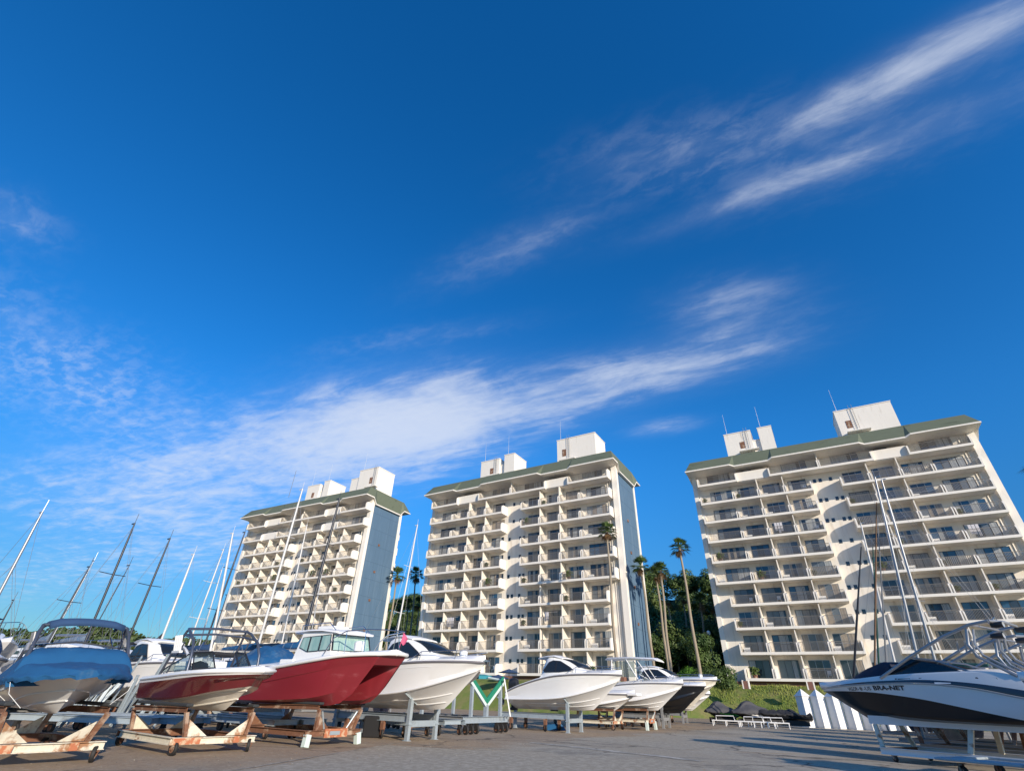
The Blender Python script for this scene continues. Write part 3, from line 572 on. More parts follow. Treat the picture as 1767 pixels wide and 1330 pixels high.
def tower(name, label, org, head, special, wide, lx, rx, pent, seed):
    rnd = random.Random(seed); Z0 = org[2] - 1.3
    b = thing(name, label, 'building', (org[0], org[1], 0), -R_(head), 'apartment towers along the yard', drop=0.0)
    b.location.z = Z0
    zo = 1.3            # slab bottom of the ground storey above the base
    def P(nm, me, x, y, z, par=None):
        o = place(nm, me, par or b, (x, y, z)); return o
    m = MB(); m.box(lx, rx, 1.8, 9.3, -.4, zo + 27.75); m.build('wall', MT['stucco'], b, loc=(0, 0, 0))
    m = MB(); m.box(lx + 1, rx - 1, 0.6, 1.79, -.4, zo - .02); m.build('plinth', MT['brick'], b, loc=(0, 0, 0))
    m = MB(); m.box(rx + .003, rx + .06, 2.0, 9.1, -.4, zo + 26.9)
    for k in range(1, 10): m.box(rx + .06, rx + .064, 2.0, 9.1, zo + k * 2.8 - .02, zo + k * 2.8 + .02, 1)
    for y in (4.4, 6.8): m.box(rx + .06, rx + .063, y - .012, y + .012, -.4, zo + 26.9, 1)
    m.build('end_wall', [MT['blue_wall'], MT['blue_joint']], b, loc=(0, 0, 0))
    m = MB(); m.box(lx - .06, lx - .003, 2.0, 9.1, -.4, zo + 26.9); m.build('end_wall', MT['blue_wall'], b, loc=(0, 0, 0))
    for y0, y1 in ((1.32, 2.0), (9.1, 9.75)):
        m = MB(); m.box(rx - .62, rx + .16, y0, y1, -.4, zo + 27.4); m.build('corner_pillar', MT['stucco_white'], b, loc=(0, 0, 0))
    m = MB(); m.box(lx - .16, lx + .45, 1.5, 2.0, -.4, zo + 27.4); m.build('corner_pillar', MT['stucco_white'], b, loc=(0, 0, 0))
    for z_ in (6, 10.6, 15.2, 19.8):
        m = MB(); m.box(rx + .06, rx + .16, 4.7, 5.1, zo + z_, zo + z_ + .35); m.build('wall_vent', MT['rust'], b, loc=(0, 0, 0))
    xs = [0, BAY, 2 * BAY, 3 * BAY, 4 * BAY]; xr0 = 5 * BAY + .05; xr = [xr0 + BAY * i for i in range(5)]
    full = xr[4]
    for k in range(1, 11):
        z = zo + (k - 1) * 2.8
        bays = []
        if k in special:
            e = 1.37; secs = [(-e, 4.25, 'b'), (4.25, 8.6, 'p'), (8.6, 14.95, 'b'), (14.95, 21.25, 'b'), (21.25, 25.1, 'p'), (25.1, full + e, 'b')]
            for x0, x1, ty in secs:
                if ty == 'p':
                    m = MB(); m.box(0, x1 - x0, .35, .5, .12, 1.46); m.box(0, x1 - x0, .5, 1.79, .02, .28); P('parapet', m.mesh('parapet', MT['stucco_white']), x0 + .004, 0, z)
                    wv, pv = window_meshes(1.5, 1.0, rnd.randrange(8)); P('pane', pv, 0, 0, 0, P('window', wv, x0 + .6, 1.79, z + 1.35))
                else:
                    bal = P('balcony', balcony_mesh(x1 - x0, x0 < 0 or x0 > 24 or abs(x0 - 8.6) < .1, True), x0, -.12 if k == 10 else -.06, z); P('railing', railing_mesh(x1 - x0), 0, 0, 0, bal)
                    ww = min(3.3, (x1 - x0) * .62); wv, pv = window_meshes(ww, 1.95, rnd.randrange(8)); P('pane', pv, 0, 0, 0, P('window', wv, x0 + (x1 - x0 - ww) * .55, 1.79, z + .32))
            m = MB(); m.box(0, .12, .12, 1.79, .3, 2.8); P('partition', m.mesh('partition', MT['stucco']), 14.9, 0, z)
        else:
            wd = k in wide
            L = [(-1.37 if wd else 0, xs[1])] + [(xs[i], xs[i + 1]) for i in (1, 2, 3)]
            Rr = [(xr[i], xr[i + 1]) for i in (0, 1, 2)] + [(xr[3], xr[4] + (1.33 if wd else 0))]
            for wing in (L, Rr):
                for i, (x0, x1) in enumerate(wing):
                    if k == 1 and rnd.random() < .0: continue
                    bal = P('balcony', balcony_mesh(x1 - x0, i == 0, i == 3), x0, 0, z)
                    if k > 1 or rnd.random() < .45: P('railing', railing_mesh(x1 - x0, 1 if rnd.random() < .05 else 0), 0, 0, 0, bal)
                    ww = 3.1 if (x1 - x0) > 4 else (2.3 if rnd.random() < .75 else 2.45)
                    xx = x0 + .48 if wing is L and i == 0 and not wd else (x0 + 1.3 if wing is L and i == 0 else x0 + .52)
                    wv, pv = window_meshes(ww, 2.0, rnd.randrange(16)); P('pane', pv, 0, 0, 0, P('window', wv, xx, 1.79, z + .31))
                    q = rnd.random()
                    if q < .30: P('air_conditioner', ac_mesh(), x0 + .3, 1.25, z + .30)
                    elif q < .40: P('potted_plant', plant_mesh(), x0 + .55, .6, z + .30)
                    elif q < .47: P('patio_chair', chair_mesh(), x1 - 1.1, .7, z + .30)
                    elif q < .495 and k > 1:
                        mm = MB(); r0 = rnd.uniform(.5, 1.2)
                        for j in range(rnd.randrange(2, 5)): mm.box(r0 + j * .34, r0 + j * .34 + .28, .55, .57, 1.25 - rnd.uniform(.3, .7), 1.95)
                        mm.box(.3, 2.6, .555, .565, 1.95, 1.97); P('laundry', mm.mesh('laundry', MT['pale_cloth']), x0, 0, z)
                    elif q < .545: P('potted_plant', plant_mesh(), x0 + 1.1, .45, z + .30).scale = (1.7, 1.3, 1.5)
                    if i > 0:
                        # full height partition between flats; the big corner flats run through two bays
                        if wd and ((wing is L and i == 1) or (wing is Rr and i == 3)): continue
                        if 'part' not in CACHE:
                            mm = MB(); mm.box(-.06, .06, .22, 1.79, .3, 2.8); CACHE['part'] = mm.mesh('partition', MT['stucco'])
                        P('partition', CACHE['part'], x0, 0, z)
            # small bathroom windows in the stair recess
            for xx in (13.75, 14.45, 15.7, 16.35):
                if rnd.random() < .85:
                    if 'sw' not in CACHE:
                        mm = MB(); mm.box(0, .38, -.03, 0, 0, .5, 0); mm.box(.04, .34, -.04, -.025, .04, .46, 1); CACHE['sw'] = mm.mesh('small_window', [MT['alu_dark'], MT['glass_dark']])
                    P('small_window', CACHE['sw'], xx, 1.795, z + 1.55)
        if k < 10:
            m = MB(); m.box(rx - 8.5, rx - .7, 9.3, 10.9, 0, .25); m.box(rx - 8.5, rx - .7, 10.75, 10.9, .25, 1.3); m.box(rx - .9, rx - .7, 9.3, 10.75, .25, 1.3)
            P('rear_balcony', m.mesh('rear_balcony', MT['stucco_white']), 0, 0, z)
    for xx in (full + .62, full + .95):
        m = MB(); m.tube([(xx, 1.74, -.2), (xx, 1.74, zo + 27.3)], .05, 6); m.build('downpipe', MT['stucco_white'], b, loc=(0, 0, 0))
    # roof: flared eaves over the balconies, cut back over the parapets
    zt, ze, zn = zo + 29.55, zo + 27.72, zo + 27.46
    ex0, ex1 = lx - .5, rx + .62; fr = []
    def seg(x0, x1): return [(x0, -.85, ze), (x1, -.85, ze)]
    fr = seg(ex0, 3.75) + [(4.35, -.66, zn), (8.95, -.66, zn)] + seg(9.55, 20.2) + [(20.8, -.66, zn), (25.3, -.66, zn)] + seg(25.9, ex1)
    side = [(ex1, -.85, ze), (ex1, 1.15, ze), (ex1 - .18, 2.15, zo + 26.75), (ex1 - .18, 8.9, zo + 26.75), (ex1, 9.7, ze), (ex1, 11.5, ze)]
    lside = [(ex0, 11.5, ze), (ex0, 9.7, ze), (ex0 + .18, 8.9, zo + 26.75), (ex0 + .18, 2.15, zo + 26.75), (ex0, 1.15, ze), (ex0, -.85, ze)]
    ring = fr + side[1:] + lside[:-1]
    rx0, rx1, ry0, ry1 = lx + .2, rx - .1, .55, 10.1
    def top(p): return (min(max(p[0], rx0), rx1), min(max(p[1], ry0), ry1), zt)
    m = MB(); m.grid([[Vector(p) for p in ring], [Vector(top(p)) for p in ring]], close=True)
    m.add([(rx0, ry0, zt), (rx1, ry0, zt), (rx1, ry1, zt), (rx0, ry1, zt)], [(0, 1, 2, 3)])
    roof = m.build('roof', MT['roof_green'], b, loc=(0, 0, 0))
    m = MB(); n = len(ring)
    inn = [Vector((min(max(p[0], lx + .1), rx - .1), min(max(p[1], 1.9), 9.2), zo + 27.35 if p[2] > zo + 27 else zo + 26.6)) for p in ring]
    ou = [Vector(p) for p in ring]; lo = [Vector((p[0], p[1], p[2] - .20)) for p in ring]; ctr = Vector(((rx0 + rx1) / 2, 5, 0))
    outer = []
    for p in ou:
        q = p.copy(); q.x += .03 if p.x > ctr.x else -.03; q.y += -.03 if p.y < 5 else .03; outer.append(q)
    m.grid([[q + Vector((0, 0, .015)) for q in outer], [q + Vector((0, 0, -.17)) for q in outer]], close=True)
    m.grid([[q + Vector((0, 0, -.17)) for q in outer], inn], close=True)
    m.build('fascia', MT['stucco_white'], roof, loc=(0, 0, 0))
    for i, (x0, x1, y0, y1, h) in enumerate(pent):
        m = MB(); m.box(x0, x1, y0, y1, zt - .1, zt + h - .12); m.box(x0 - .06, x1 + .06, y0 - .06, y1 + .06, zt + h - .12, zt + h)
        ph = m.build('penthouse', MT['stucco_white'], b, loc=(0, 0, 0))
        if h > 5 and x1 - x0 > 3:
            lad = MB(); xx = x0 + (x1 - x0) * .28 if x1 - x0 > 5 else x1 - .9
            for q in (0, .42): lad.tube([(xx + q, y0 - .16, zt), (xx + q, y0 - .16, zt + h + .5)], .025, 5)
            for j in range(int(h / .35)): lad.tube([(xx, y0 - .16, zt + .3 + j * .35), (xx + .42, y0 - .16, zt + .3 + j * .35)], .018, 5)
            lad.build('ladder', MT['galv_dull'], ph, loc=(0, 0, 0))
            v = MB(); v.box(xx - 1.0, xx - .3, y0 - .04, y0 + .1, zt + h * .45, zt + h * .66); v.build('louvre', MT['rust'], ph, loc=(0, 0, 0))
            v = MB(); v.box(xx - 1.3, xx + 1.6, y0 - .9, y0, zt + 1.6, zt + 1.75); v.build('canopy', MT['stucco_white'], ph, loc=(0, 0, 0))
        if h > 5:
            v = MB(); v.tube([(x0 + .5, y0 + .5, zt + h), (x0 + .5, y0 + .5, zt + h + 4.0)], [.03, .012], 6); v.build('antenna', MT['mast_white'], ph, loc=(0, 0, 0))
    return b
ORG = {'A': ((-52.95, 101.31, 3.93), 29.6), 'B': ((-12.36, 83.72, 3.84), 31.7), 'C': ((30.09, 69.48, 3.91), 31.13)}
W59 = range(5, 10)
tower('apartment_tower', 'cream ten storey apartment tower farthest away, behind the dark mast and red boat', *ORG['A'], (9, 10), (), -2.9, 31.4,
      [(8.3, 12.0, 4.6, 9, 5.2), (12.0, 13.2, 5, 9, 3.6), (13.2, 14.9, 4.6, 9, 5.6), (21.4, 23.6, 4.4, 9, 4.6), (23.6, 28.6, 4.2, 9, 6.0)], 11)
tower('apartment_tower', 'cream ten storey apartment tower standing between the other two, tall palm at its corner', *ORG['B'], (10,), W59, -2.2, 32.35,
      [(5.5, 9.5, 4.6, 9, 5.1), (9.5, 10.6, 5, 9, 3.9), (10.6, 12.7, 4.6, 9, 5.5), (21.4, 28.4, 4.4, 9, 5.9)], 22)
tower('apartment_tower', 'cream ten storey apartment tower nearest the yard, white masts in front of it', *ORG['C'], (10,), W59, -2.2, 32.45,
      [(3.5, 7.5, 4.0, 9, 5.3), (7.5, 8.6, 4.4, 9, 3.6), (8.6, 10.6, 4.0, 9, 5.4), (19.3, 26.4, 4.0, 9, 5.6)], 33)

# ------------------------------------------------------------------ hulls
VEE = dict(keel=[(0, 0, 0), (.35, 0, .01), (.6, 0, .02), (.726, 0, .055)],
           s1=[(0, .37, .10), (.4, .37, .11), (.62, .27, .13), (.775, 0, .20)],
           s2=[(0, .62, .17), (.4, .62, .18), (.64, .47, .24), (.83, 0, .40)],
           chine=[(0, .90, .25), (.3, .90, .27), (.52, .86, .33), (.7, .68, .47), (.85, .38, .66), (.955, 0, .84)],
           rail=[(0, .97, .265), (.3, .97, .285), (.52, .93, .345), (.7, .75, .485), (.86, .43, .68), (.965, 0, .86)],
           hollow=[(0, .93, .34), (.3, .93, .42), (.52, .895, .49), (.7, .73, .60), (.865, .40, .76), (.97, 0, .89)],
           mid=[(0, .95, .40), (.3, .97, .58), (.52, .95, .68), (.7, .81, .77), (.875, .46, .87), (.975, 0, .94)],
           sheer=[(0, .95, .45), (.15, .98, .65), (.4, 1.0, .88), (.6, .97, .96), (.8, .74, .99), (.92, .42, 1.0), (.97, .2, 1.0), (.99, 0, 1.0)])
WAKE = dict(keel=[(0, 0, 0), (.45, 0, 0), (.62, 0, .02), (.70, 0, .06)],
            s1=[(0, .40, .10), (.4, .40, .11), (.62, .31, .20), (.80, 0, .33)],
            s2=[(0, .66, .18), (.4, .64, .24), (.66, .47, .44), (.87, 0, .54)],
            wl=[(0, .88, .27), (.3, .88, .28), (.55, .79, .37), (.75, .55, .52), (.87, .28, .60), (.91, 0, .64)],
            chine=[(0, .93, .30), (.3, .93, .36), (.55, .86, .53), (.75, .64, .70), (.88, .35, .80), (.94, 0, .84)],
            mid=[(0, .95, .52), (.3, .96, .60), (.55, .94, .70), (.75, .79, .80), (.90, .44, .84), (.967, 0, .87)],
            band=[(0, .96, .70), (.3, .99, .77), (.55, .98, .84), (.75, .85, .90), (.905, .52, .92), (.965, .22, .925), (.985, 0, .93)],
            sheer=[(0, .96, .80), (.3, 1, .87), (.55, .99, .94), (.75, .88, .98), (.9, .57, 1.0), (.97, .27, 1.0), (1, 0, 1.0)])
WAKED = dict(WAKE, s1=[(0, .38, .11), (.4, .38, .16), (.6, .29, .28), (.79, 0, .36)], s2=[(0, .64, .2), (.4, .62, .30), (.62, .47, .52), (.86, 0, .62)],
             wl=[(0, .90, .30), (.3, .90, .39), (.5, .83, .56), (.7, .63, .72), (.85, .35, .82), (.925, 0, .86)], chine=[(0, .94, .34), (.3, .94, .44), (.5, .89, .62), (.7, .71, .79), (.85, .43, .90), (.955, 0, .94)],
             mid=[(0, .95, .52), (.3, .965, .62), (.5, .945, .74), (.7, .79, .86), (.87, .46, .94), (.967, 0, .955)], band=[(0, .96, .70), (.3, .99, .77), (.5, .98, .85), (.72, .84, .93), (.89, .50, .965), (.965, .20, .967), (.98, 0, .97)])
SAIL = dict(keel=[(0, 0, .42), (.15, 0, .25), (.4, 0, .02), (.65, 0, .08), (.85, 0, .42)],
            s1=[(0, .35, .44), (.2, .42, .28), (.45, .48, .12), (.7, .32, .24), (.9, 0, .58)],
            mid=[(0, .66, .60), (.2, .80, .50), (.45, .86, .45), (.7, .62, .54), (.95, 0, .78)],
            sheer=[(0, .72, .86), (.2, .90, .86), (.45, 1, .88), (.7, .80, .93), (.9, .36, .99), (1, 0, 1.02)])
def scaled(rows, xa, L, hb, zk, zs): return {k: [(xa + L * x, hb * y, zk + (zs - zk) * z) for x, y, z in v] for k, v in rows.items()}
def hull_rows(rows, n=26): return [spline(v, n) for v in rows.values()]
def add_hull(m, rs, matfun):
    n = len(rs[0]); st = []
    for i in range(n):
        ring = [Vector((r[i].x, r[i].y, r[i].z)) for r in rs[::-1]]
        st.append(ring + [Vector((p.x, -p.y, p.z)) for p in ring[::-1][1 if abs(rs[0][i].y) < 1e-6 else 0:]])
    k = len(rs)
    def mf(i, j):
        b = k - 2 - j if j < k - 1 else j - (k - 1 if abs(rs[0][0].y) < 1e-6 else k)
        return matfun(max(b, 0), i)
    m.grid(st, mf); m.add(st[0], [list(range(len(st[0])))], matfun(0, 0)); return st
def side_rail(m, row, r, mi=0, n=6, lift=0.0, both=True):
    for sgn in ((1, -1) if both else (1,)):
        m.tube([(p.x, sgn * (p.y + r * .35), p.z + lift) for p in row], r, n, mi)
def deck_mesh(sheer, crown=.11, mi=0, edge=.06):
    m = MB(); rows = []
    for p in sheer:
        y = p.y; rows.append([(p.x, y, p.z), (p.x, y * .985, p.z + edge), (p.x, y * .90, p.z + edge + .01), (p.x, y * .5, p.z + edge + crown * .7), (p.x, 0, p.z + edge + crown),
                              (p.x, -y * .5, p.z + edge + crown * .7), (p.x, -y * .90, p.z + edge + .01), (p.x, -y * .985, p.z + edge), (p.x, -y, p.z)])
    m.grid(rows, mi); m.add(rows[0], [list(range(9))], mi); return m
def boat(name, label, M, thd, zk, group='boats on dollies along the yard', cat='boat', xoff=0.0):
    return thing(name, label, cat, (M[0], M[1], 0), -R_(thd), group, drop=zk)
def outboard(par, x, z, y=0.0, col='black_plastic', s=1.0):
    m = MB()
    m.grid([[(x - .28 * s + dx * s, y + dy * s, z + dz * s) for dx, dy in ((-.24 * k, -.16 * k), (.20 * k, -.17 * k), (.26 * k, 0), (.20 * k, .17 * k), (-.24 * k, .16 * k), (-.32 * k, 0))] for k, dz in ((.7, .0), (1, .1), (1.05, .35), (.9, .52), (.5, .60), (.05, .61))], close=True)
    e = m.build('outboard_motor', MT[col], par, smooth=50)
    m = MB(); m.box(x - .40 * s, x - .16 * s, y - .06 * s, y + .06 * s, z - .75 * s, z + .02); m.box(x - .5 * s, x - .12 * s, y - .1 * s, y + .1 * s, z - .46 * s, z - .43 * s); m.box(x - .46 * s, x - .05 * s, y - .05 * s, y + .05 * s, z - .80 * s, z - .70 * s)
    m.build('lower_unit', MT[col], e, loc=(0, 0, 0), bevel=.01)
    m = MB()
    for k in range(3):
        a = k * 2.094; m.add([(x - .50 * s, y, z - .75 * s), (x - .47 * s, y + math.cos(a) * .14 * s, z - .75 * s + math.sin(a) * .14 * s), (x - .52 * s, y + math.cos(a + .8) * .14 * s, z - .75 * s + math.sin(a + .8) * .14 * s)], [(0, 1, 2)])
    m.lathe([(0, 0), (.03 * s, .0), (.03 * s, .1 * s), (0, .1 * s)], (x - .52 * s, y, z - .80 * s), 8); m.build('propeller', MT['steel'], e, loc=(0, 0, 0)); return e
def solid_panel(m, pts, t, mi=0):
    p = [Vector(q) for q in pts]; nrm = (p[1] - p[0]).cross(p[2] - p[0]).normalized() * t; m.prism(p, nrm, mi)
def inset(pts, k):
    c = sum((Vector(p) for p in pts), Vector()) / len(pts); return [c + (Vector(p) - c) * k for p in pts]
def pane_in(par, pts, t=.012, mg='tint', fr='black_plastic', k=.90, name='window'):
    """a window: a frame ring with a sheet of glass set in it"""
    P4 = [Vector(p) for p in pts]; I4 = inset(pts, k); n = len(P4); nrm = (P4[1] - P4[0]).cross(P4[2] - P4[0]).normalized() * abs(t) * .6
    m = MB()
    for i in range(n):
        j = (i + 1) % n; m.prism([P4[i] - nrm, P4[j] - nrm, I4[j] - nrm, I4[i] - nrm], nrm * 2)
    w = m.build(name, MT[fr], par)
    m = MB(); q = [v - nrm * .8 for v in inset(pts, k + .005)]; m.prism(q, nrm * 1.6); m.build('pane', MT[mg], w, loc=(0, 0, 0)); return w

# ------------------------------------------------------------------ dollies
def caster(par, x, y, r=.13, w=.07, top=.24, yaw=0.3, wood=False):
    m = MB(); ax = (math.sin(yaw), math.cos(yaw), 0); m.wheel((x, y, r), r, w, ax, 16, 0, 1); o = m.build('caster', [MT['black'], MT['rust']], par, smooth=40)
    f = MB(); a = Vector(ax) * (w / 2 + .02); c = Vector((x, y, 0))
    for sg in (1, -1): f.beam(c + a * sg + Vector((0, 0, r * .8)), c + a * sg + Vector((.02, 0, top)), .05, .012, up=ax)
    f.box(x - .06, x + .06, y - .06, y + .06, top - .015, top); f.build('fork', MT['rust'], o, loc=(0, 0, 0)); return o
def rusty_dolly(label, M, thd, W=1.0, L=2.6, zb=.27, zt=.86, posts=.70, lean=.22, front='rusty', legs=False, patch=True, ptop=.80, group='steel boat dollies'):
    t = thing('boat_dolly', label, 'boat dolly', (M[0], M[1], 0), -R_(thd), group)
    m = MB(); m.ibeam((0, -W, zb), (0, W, zb), .11, .135); m.build('front_beam', MT[front], t)
    if patch:
        for y0, y1 in ((-W + .02, -W + .62), (W * .42, W * .56)):
            m = MB(); m.beam((.064, y0, zb), (.064, y1, zb), .012, .12); m.build('patch_plate', MT['orange_rust'], t)
    m = MB(); m.ibeam((-L, -W, zb), (-L, W, zb), .12, .15); m.build('rear_beam', MT['rust'], t)
    for s in (1, -1):
        m = MB(); m.ibeam((-.06, s * (W - .05), zb), (-L + .06, s * (W - .05), zb), .11, .14); m.build('side_beam', MT[front if s < 0 else 'rust'], t)
        m = MB(); m.ibeam((lean - .02, s * ptop, zt), (-L + lean * .2, s * ptop, zt - .04), .10, .11); m.build('bunk_rail', MT['rust'], t)
        m = MB(); m.box(-L + .2, lean + .06, s * ptop - .08, s * ptop + .08, zt + .058, zt + .12); m.build('bunk_pad', MT['carpet'], t, bevel=.02)
        for x0, ln in ((0, lean), (-L, lean * .2)):
            m = MB(); m.beam((x0, s * posts, zb + .075), (x0 + ln, s * ptop, zt - .05), .085, .075, up=(0, 1, 0)); m.build('post', MT['rust_paint'], t)
            m = MB(); m.prism([(x0 - .006, s * (posts - .05), zb + .08), (x0 - .006, s * (posts - .48), zb + .08), (x0 + ln * .55, s * (posts + .0), zb + .08 + (zt - zb) * .55)], (.014, 0, 0)); m.build('gusset', MT['rusty' if front == 'rusty' else 'rust'], t)
    if legs:
        for s in (1, -1):
            m = MB(); m.beam((.02, s * (W - .06), .0), (.0, s * (W - .1), zb - .02), .16, .15); m.build('leg', MT['mint'], t, bevel=.01)
            m = MB(); m.tube([(.02, s * .42, zb + .1), (.10, s * .66, zt - .1)], .025, 8); m.build('prop', MT['galv'], t)
        m = MB(); m.beam((.085, -.42, zb), (.085, .42, zb), .03, .20); m.build('number_board', MT['orange_rust'], t)
        m = MB(); m.beam((.104, -.25, zb), (.104, .12, zb), .012, .09); m.build('sticker', MT['galv'], t)
    else:
        for s in (1, -1): caster(t, .0, s * (W - .12), top=zb - .076, yaw=.35 * s + .2)
    for s in (1, -1): caster(t, -L, s * (W - .12), top=zb - .076, yaw=.9)
    return t
def galv_dolly(label, M, thd, yl=.72, L=3.6, zt=1.20, group='steel boat dollies', mtl='galv'):
    t = thing('boat_dolly', label, 'boat dolly', (M[0], M[1], 0), -R_(thd), group)
    for s in (1, -1):
        for x0 in (0, -L):
            m = MB(); m.beam((x0, s * yl, 0), (x0, s * yl, zt - .02), .13, .13, up=(0, 1, 0)); m.box(x0 - .10, x0 + .10, s * yl - .10, s * yl + .10, 0, .015); m.box(x0 - .09, x0 + .09, s * yl - .085, s * yl + .085, .42, .46); m.build('leg', MT[mtl], t)
            m = MB(); q = .30; m.beam((x0, s * (yl + q), zt + .15), (x0, s * (yl - q), zt - .15), .16, .05, up=(1, 0, 0)); a = m.build('cradle_arm', MT[mtl], t)
            m = MB(); m.beam((x0, s * (yl + q), zt + .20), (x0, s * (yl - q), zt - .10), .15, .05, up=(1, 0, 0)); m.build('pad', MT['carpet'], a, loc=(0, 0, 0), bevel=.015)
        m = MB(); m.ibeam((-.07, s * (yl - .02), .60), (-L + .07, s * (yl - .02), .60), .11, .20); m.build('side_beam', MT[mtl], t)
    for x0 in (0, -L):
        m = MB(); m.beam((x0, -yl + .066, .46), (x0, yl - .066, .46), .1, .17); m.build('cross_beam', MT[mtl], t)
    for s in (1, -1):
        m = MB(); m.box(-1.25, -1.1, s * yl - .05, s * yl + .05, .26, .5); m.build('bracket', MT['rust'], t); caster(t, -1.18, s * yl, r=.14, top=.27, yaw=.5)
        m = MB(); m.box(-L + .55, -L + .7, s * yl - .05, s * yl + .05, .26, .5); m.build('bracket', MT['rust'], t); caster(t, -L + .62, s * yl, r=.14, top=.27, yaw=.2)
    return t

# ------------------------------------------------------------------ blue covered wakeboat, nearest on the left
B1M, B1T = (-8.3, 11.05), 34.0
rusty_dolly('cream and rust dolly nearest the camera, holding the blue covered boat', B1M, B1T, W=1.03, L=2.5, zb=.265, zt=.84, lean=.20)
bt = boat('wakeboard_boat', 'white wakeboard boat under a faded blue cover with navy bimini on its tower', (B1M[0] + .10, B1M[1] - .04), 43.0, .77)
bt.rotation_euler[0] = R_(3.0); bt.scale = (.92, .92, .92)
r = scaled(WAKED, -3.35, 4.55, 1.02, .75, 1.46); rs = hull_rows(r)
m = MB(); add_hull(m, rs, lambda b, i: 1 if b >= 6 else 0)  # dark top band: shade below the cover painted into the hull colour
for k in (1, 2): side_rail(m, rs[k], .018)
side_rail(m, rs[4], .02); m.build('hull', [MT['white_gel'], MT['navy_gel_and_shade']], bt, smooth=32)
deck_mesh(rs[-1], .01, edge=.01).build('deck', MT['white_deck'], bt, smooth=40)
def cover(stations, wr=.02, seed=0, skirt=.14):
    rows = []
    for x, w, ze, zt, sh in stations:      # sh = shoulder share of the half width
        ring = [(w + .02, ze - skirt), (w + .05, ze), (w * .99, ze + (zt - ze) * .30), (w * (sh + .14), ze + (zt - ze) * .70), (w * sh, zt - (zt - ze) * .06), (w * sh * .5, zt), (0, zt + .015)]
        rows.append([Vector((x, y, z)) for y, z in ring] + [Vector((x, -y, z)) for y, z in ring[::-1][1:]])
    n = len(rows[0]); cols = [spline([rw[j] for rw in rows], (len(rows) - 1) * 7) for j in range(n)]
    R2 = [[cols[j][i] for j in range(n)] for i in range(len(cols[0]))]
    fine = [spline(rw, (n - 1) * 4) for rw in R2]
    for i, rw in enumerate(fine):
        for j, p in enumerate(rw):
            q = Vector((p.x * 2.3 + seed, p.y * 2.3, p.z * 3))
            fold = abs(noise.noise(Vector((p.x * 3.1 + p.z * 5 + seed, p.y * 3.1 - p.z * 4, p.z * 2)))) ** .7
            p += Vector((0, (1 if p.y > 0 else -1) * noise.noise(q) * wr * 1.6, noise.noise(q * 1.7 + Vector((7, 3, 1))) * wr - fold * wr * 1.5 + noise.noise(q * 4) * wr * .6))
            if j < 4 or j > len(rw) - 5: p.z += noise.noise(Vector((p.x * 5, p.y * 5, seed))) * .06; p.y += (1 if p.y > 0 else -1) * noise.noise(Vector((p.x * 7, 3, seed))) * .035
    m = MB(); m.grid(fine); m.add(fine[0], [list(range(len(fine[0])))]); m.add(fine[-1], [list(range(len(fine[-1])))]); return m
fore = cover([(1.24, .14, 1.46, 1.54, .6), (1.0, .46, 1.45, 1.58, .7), (.62, .78, 1.43, 1.63, .75), (.22, .96, 1.42, 1.67, .78), (-.12, 1.02, 1.40, 1.65, .8)], .020, 2, .06)
fore.build('bow_cover', MT['blue_canvas'], bt, smooth=60)
aftc = cover([(.10, .98, 1.43, 1.62, .86), (-.02, .97, 1.44, 1.86, .80), (-.30, .95, 1.44, 1.96, .78), (-1.0, .98, 1.38, 1.92, .72), (-1.9, 1.02, 1.28, 1.72, .6), (-2.8, 1.02, 1.18, 1.52, .5), (-3.38, .98, 1.12, 1.36, .5)], .022, 9, .12)
aftc.build('cockpit_cover', MT['blue_canvas'], bt, smooth=60)
TW = .76
m = MB()
for s in (1, -1):
    m.tube([(.10, s * (TW + .12), 1.45), (-.02, s * (TW + .10), 1.75), (-.34, s * (TW + .04), 2.22), (-.52, s * TW, 2.38)], .034, 8)
    m.tube([(-1.25, s * (TW + .12), 1.45), (-.95, s * (TW + .08), 1.9), (-.57, s * TW, 2.36)], .030, 8)
    m.tube([(-.12, s * (TW + .08), 1.95), (-.9, s * (TW + .06), 1.98)], .02, 6)
m.tube([(-.52, -TW, 2.38), (-.58, 0, 2.46), (-.52, TW, 2.38)], .034, 8); m.tube([(-1.0, -TW, 2.0), (-1.05, 0, 2.10), (-1.0, TW, 2.0)], .02, 6)
tw = m.build('tower', MT['dark_tube'], bt, smooth=50)
for s in (1, -1):
    m = MB()
    for k in range(4): m.tube([(-.45 - .1 * k, s * (TW + .06), 2.04), (-.48 - .1 * k, s * (TW + .09), 2.24)], .020, 6)
    m.box(-.82, -.38, s * (TW + .06) - .03, s * (TW + .06) + .03, 2.0, 2.04); m.tube([(-.4, s * (TW + .1), 1.88), (-.48, s * (TW + .1), 2.02)], .05, 8); m.build('board_rack', MT['alu_tube'], tw, loc=(0, 0, 0))
m = MB(); rows = []; BW = .66
for i in range(7):
    x = -.30 - .95 * i / 6; z = 2.46 + .05 * math.sin(i / 6 * math.pi)
    rows.append([(x, -BW + 2 * BW * j / 8, z + .05 * math.sin(j / 8 * math.pi) - (.0 if 0 < j < 8 else .04)) for j in range(9)])
m.grid(rows); m.grid([rows[0], [(p[0] + .02, p[1], p[2] - .13) for p in rows[0]]])
m.grid([[rw[0] for rw in rows], [(rw[0][0], rw[0][1] - .01, rw[0][2] - .10) for rw in rows]]); m.grid([[rw[-1] for rw in rows], [(rw[-1][0], rw[-1][1] + .01, rw[-1][2] - .10) for rw in rows]])
bm = m.build('bimini', MT['navy_canvas'], bt, smooth=50); so_ = bm.modifiers.new('thick', 'SOLIDIFY'); so_.thickness = .012
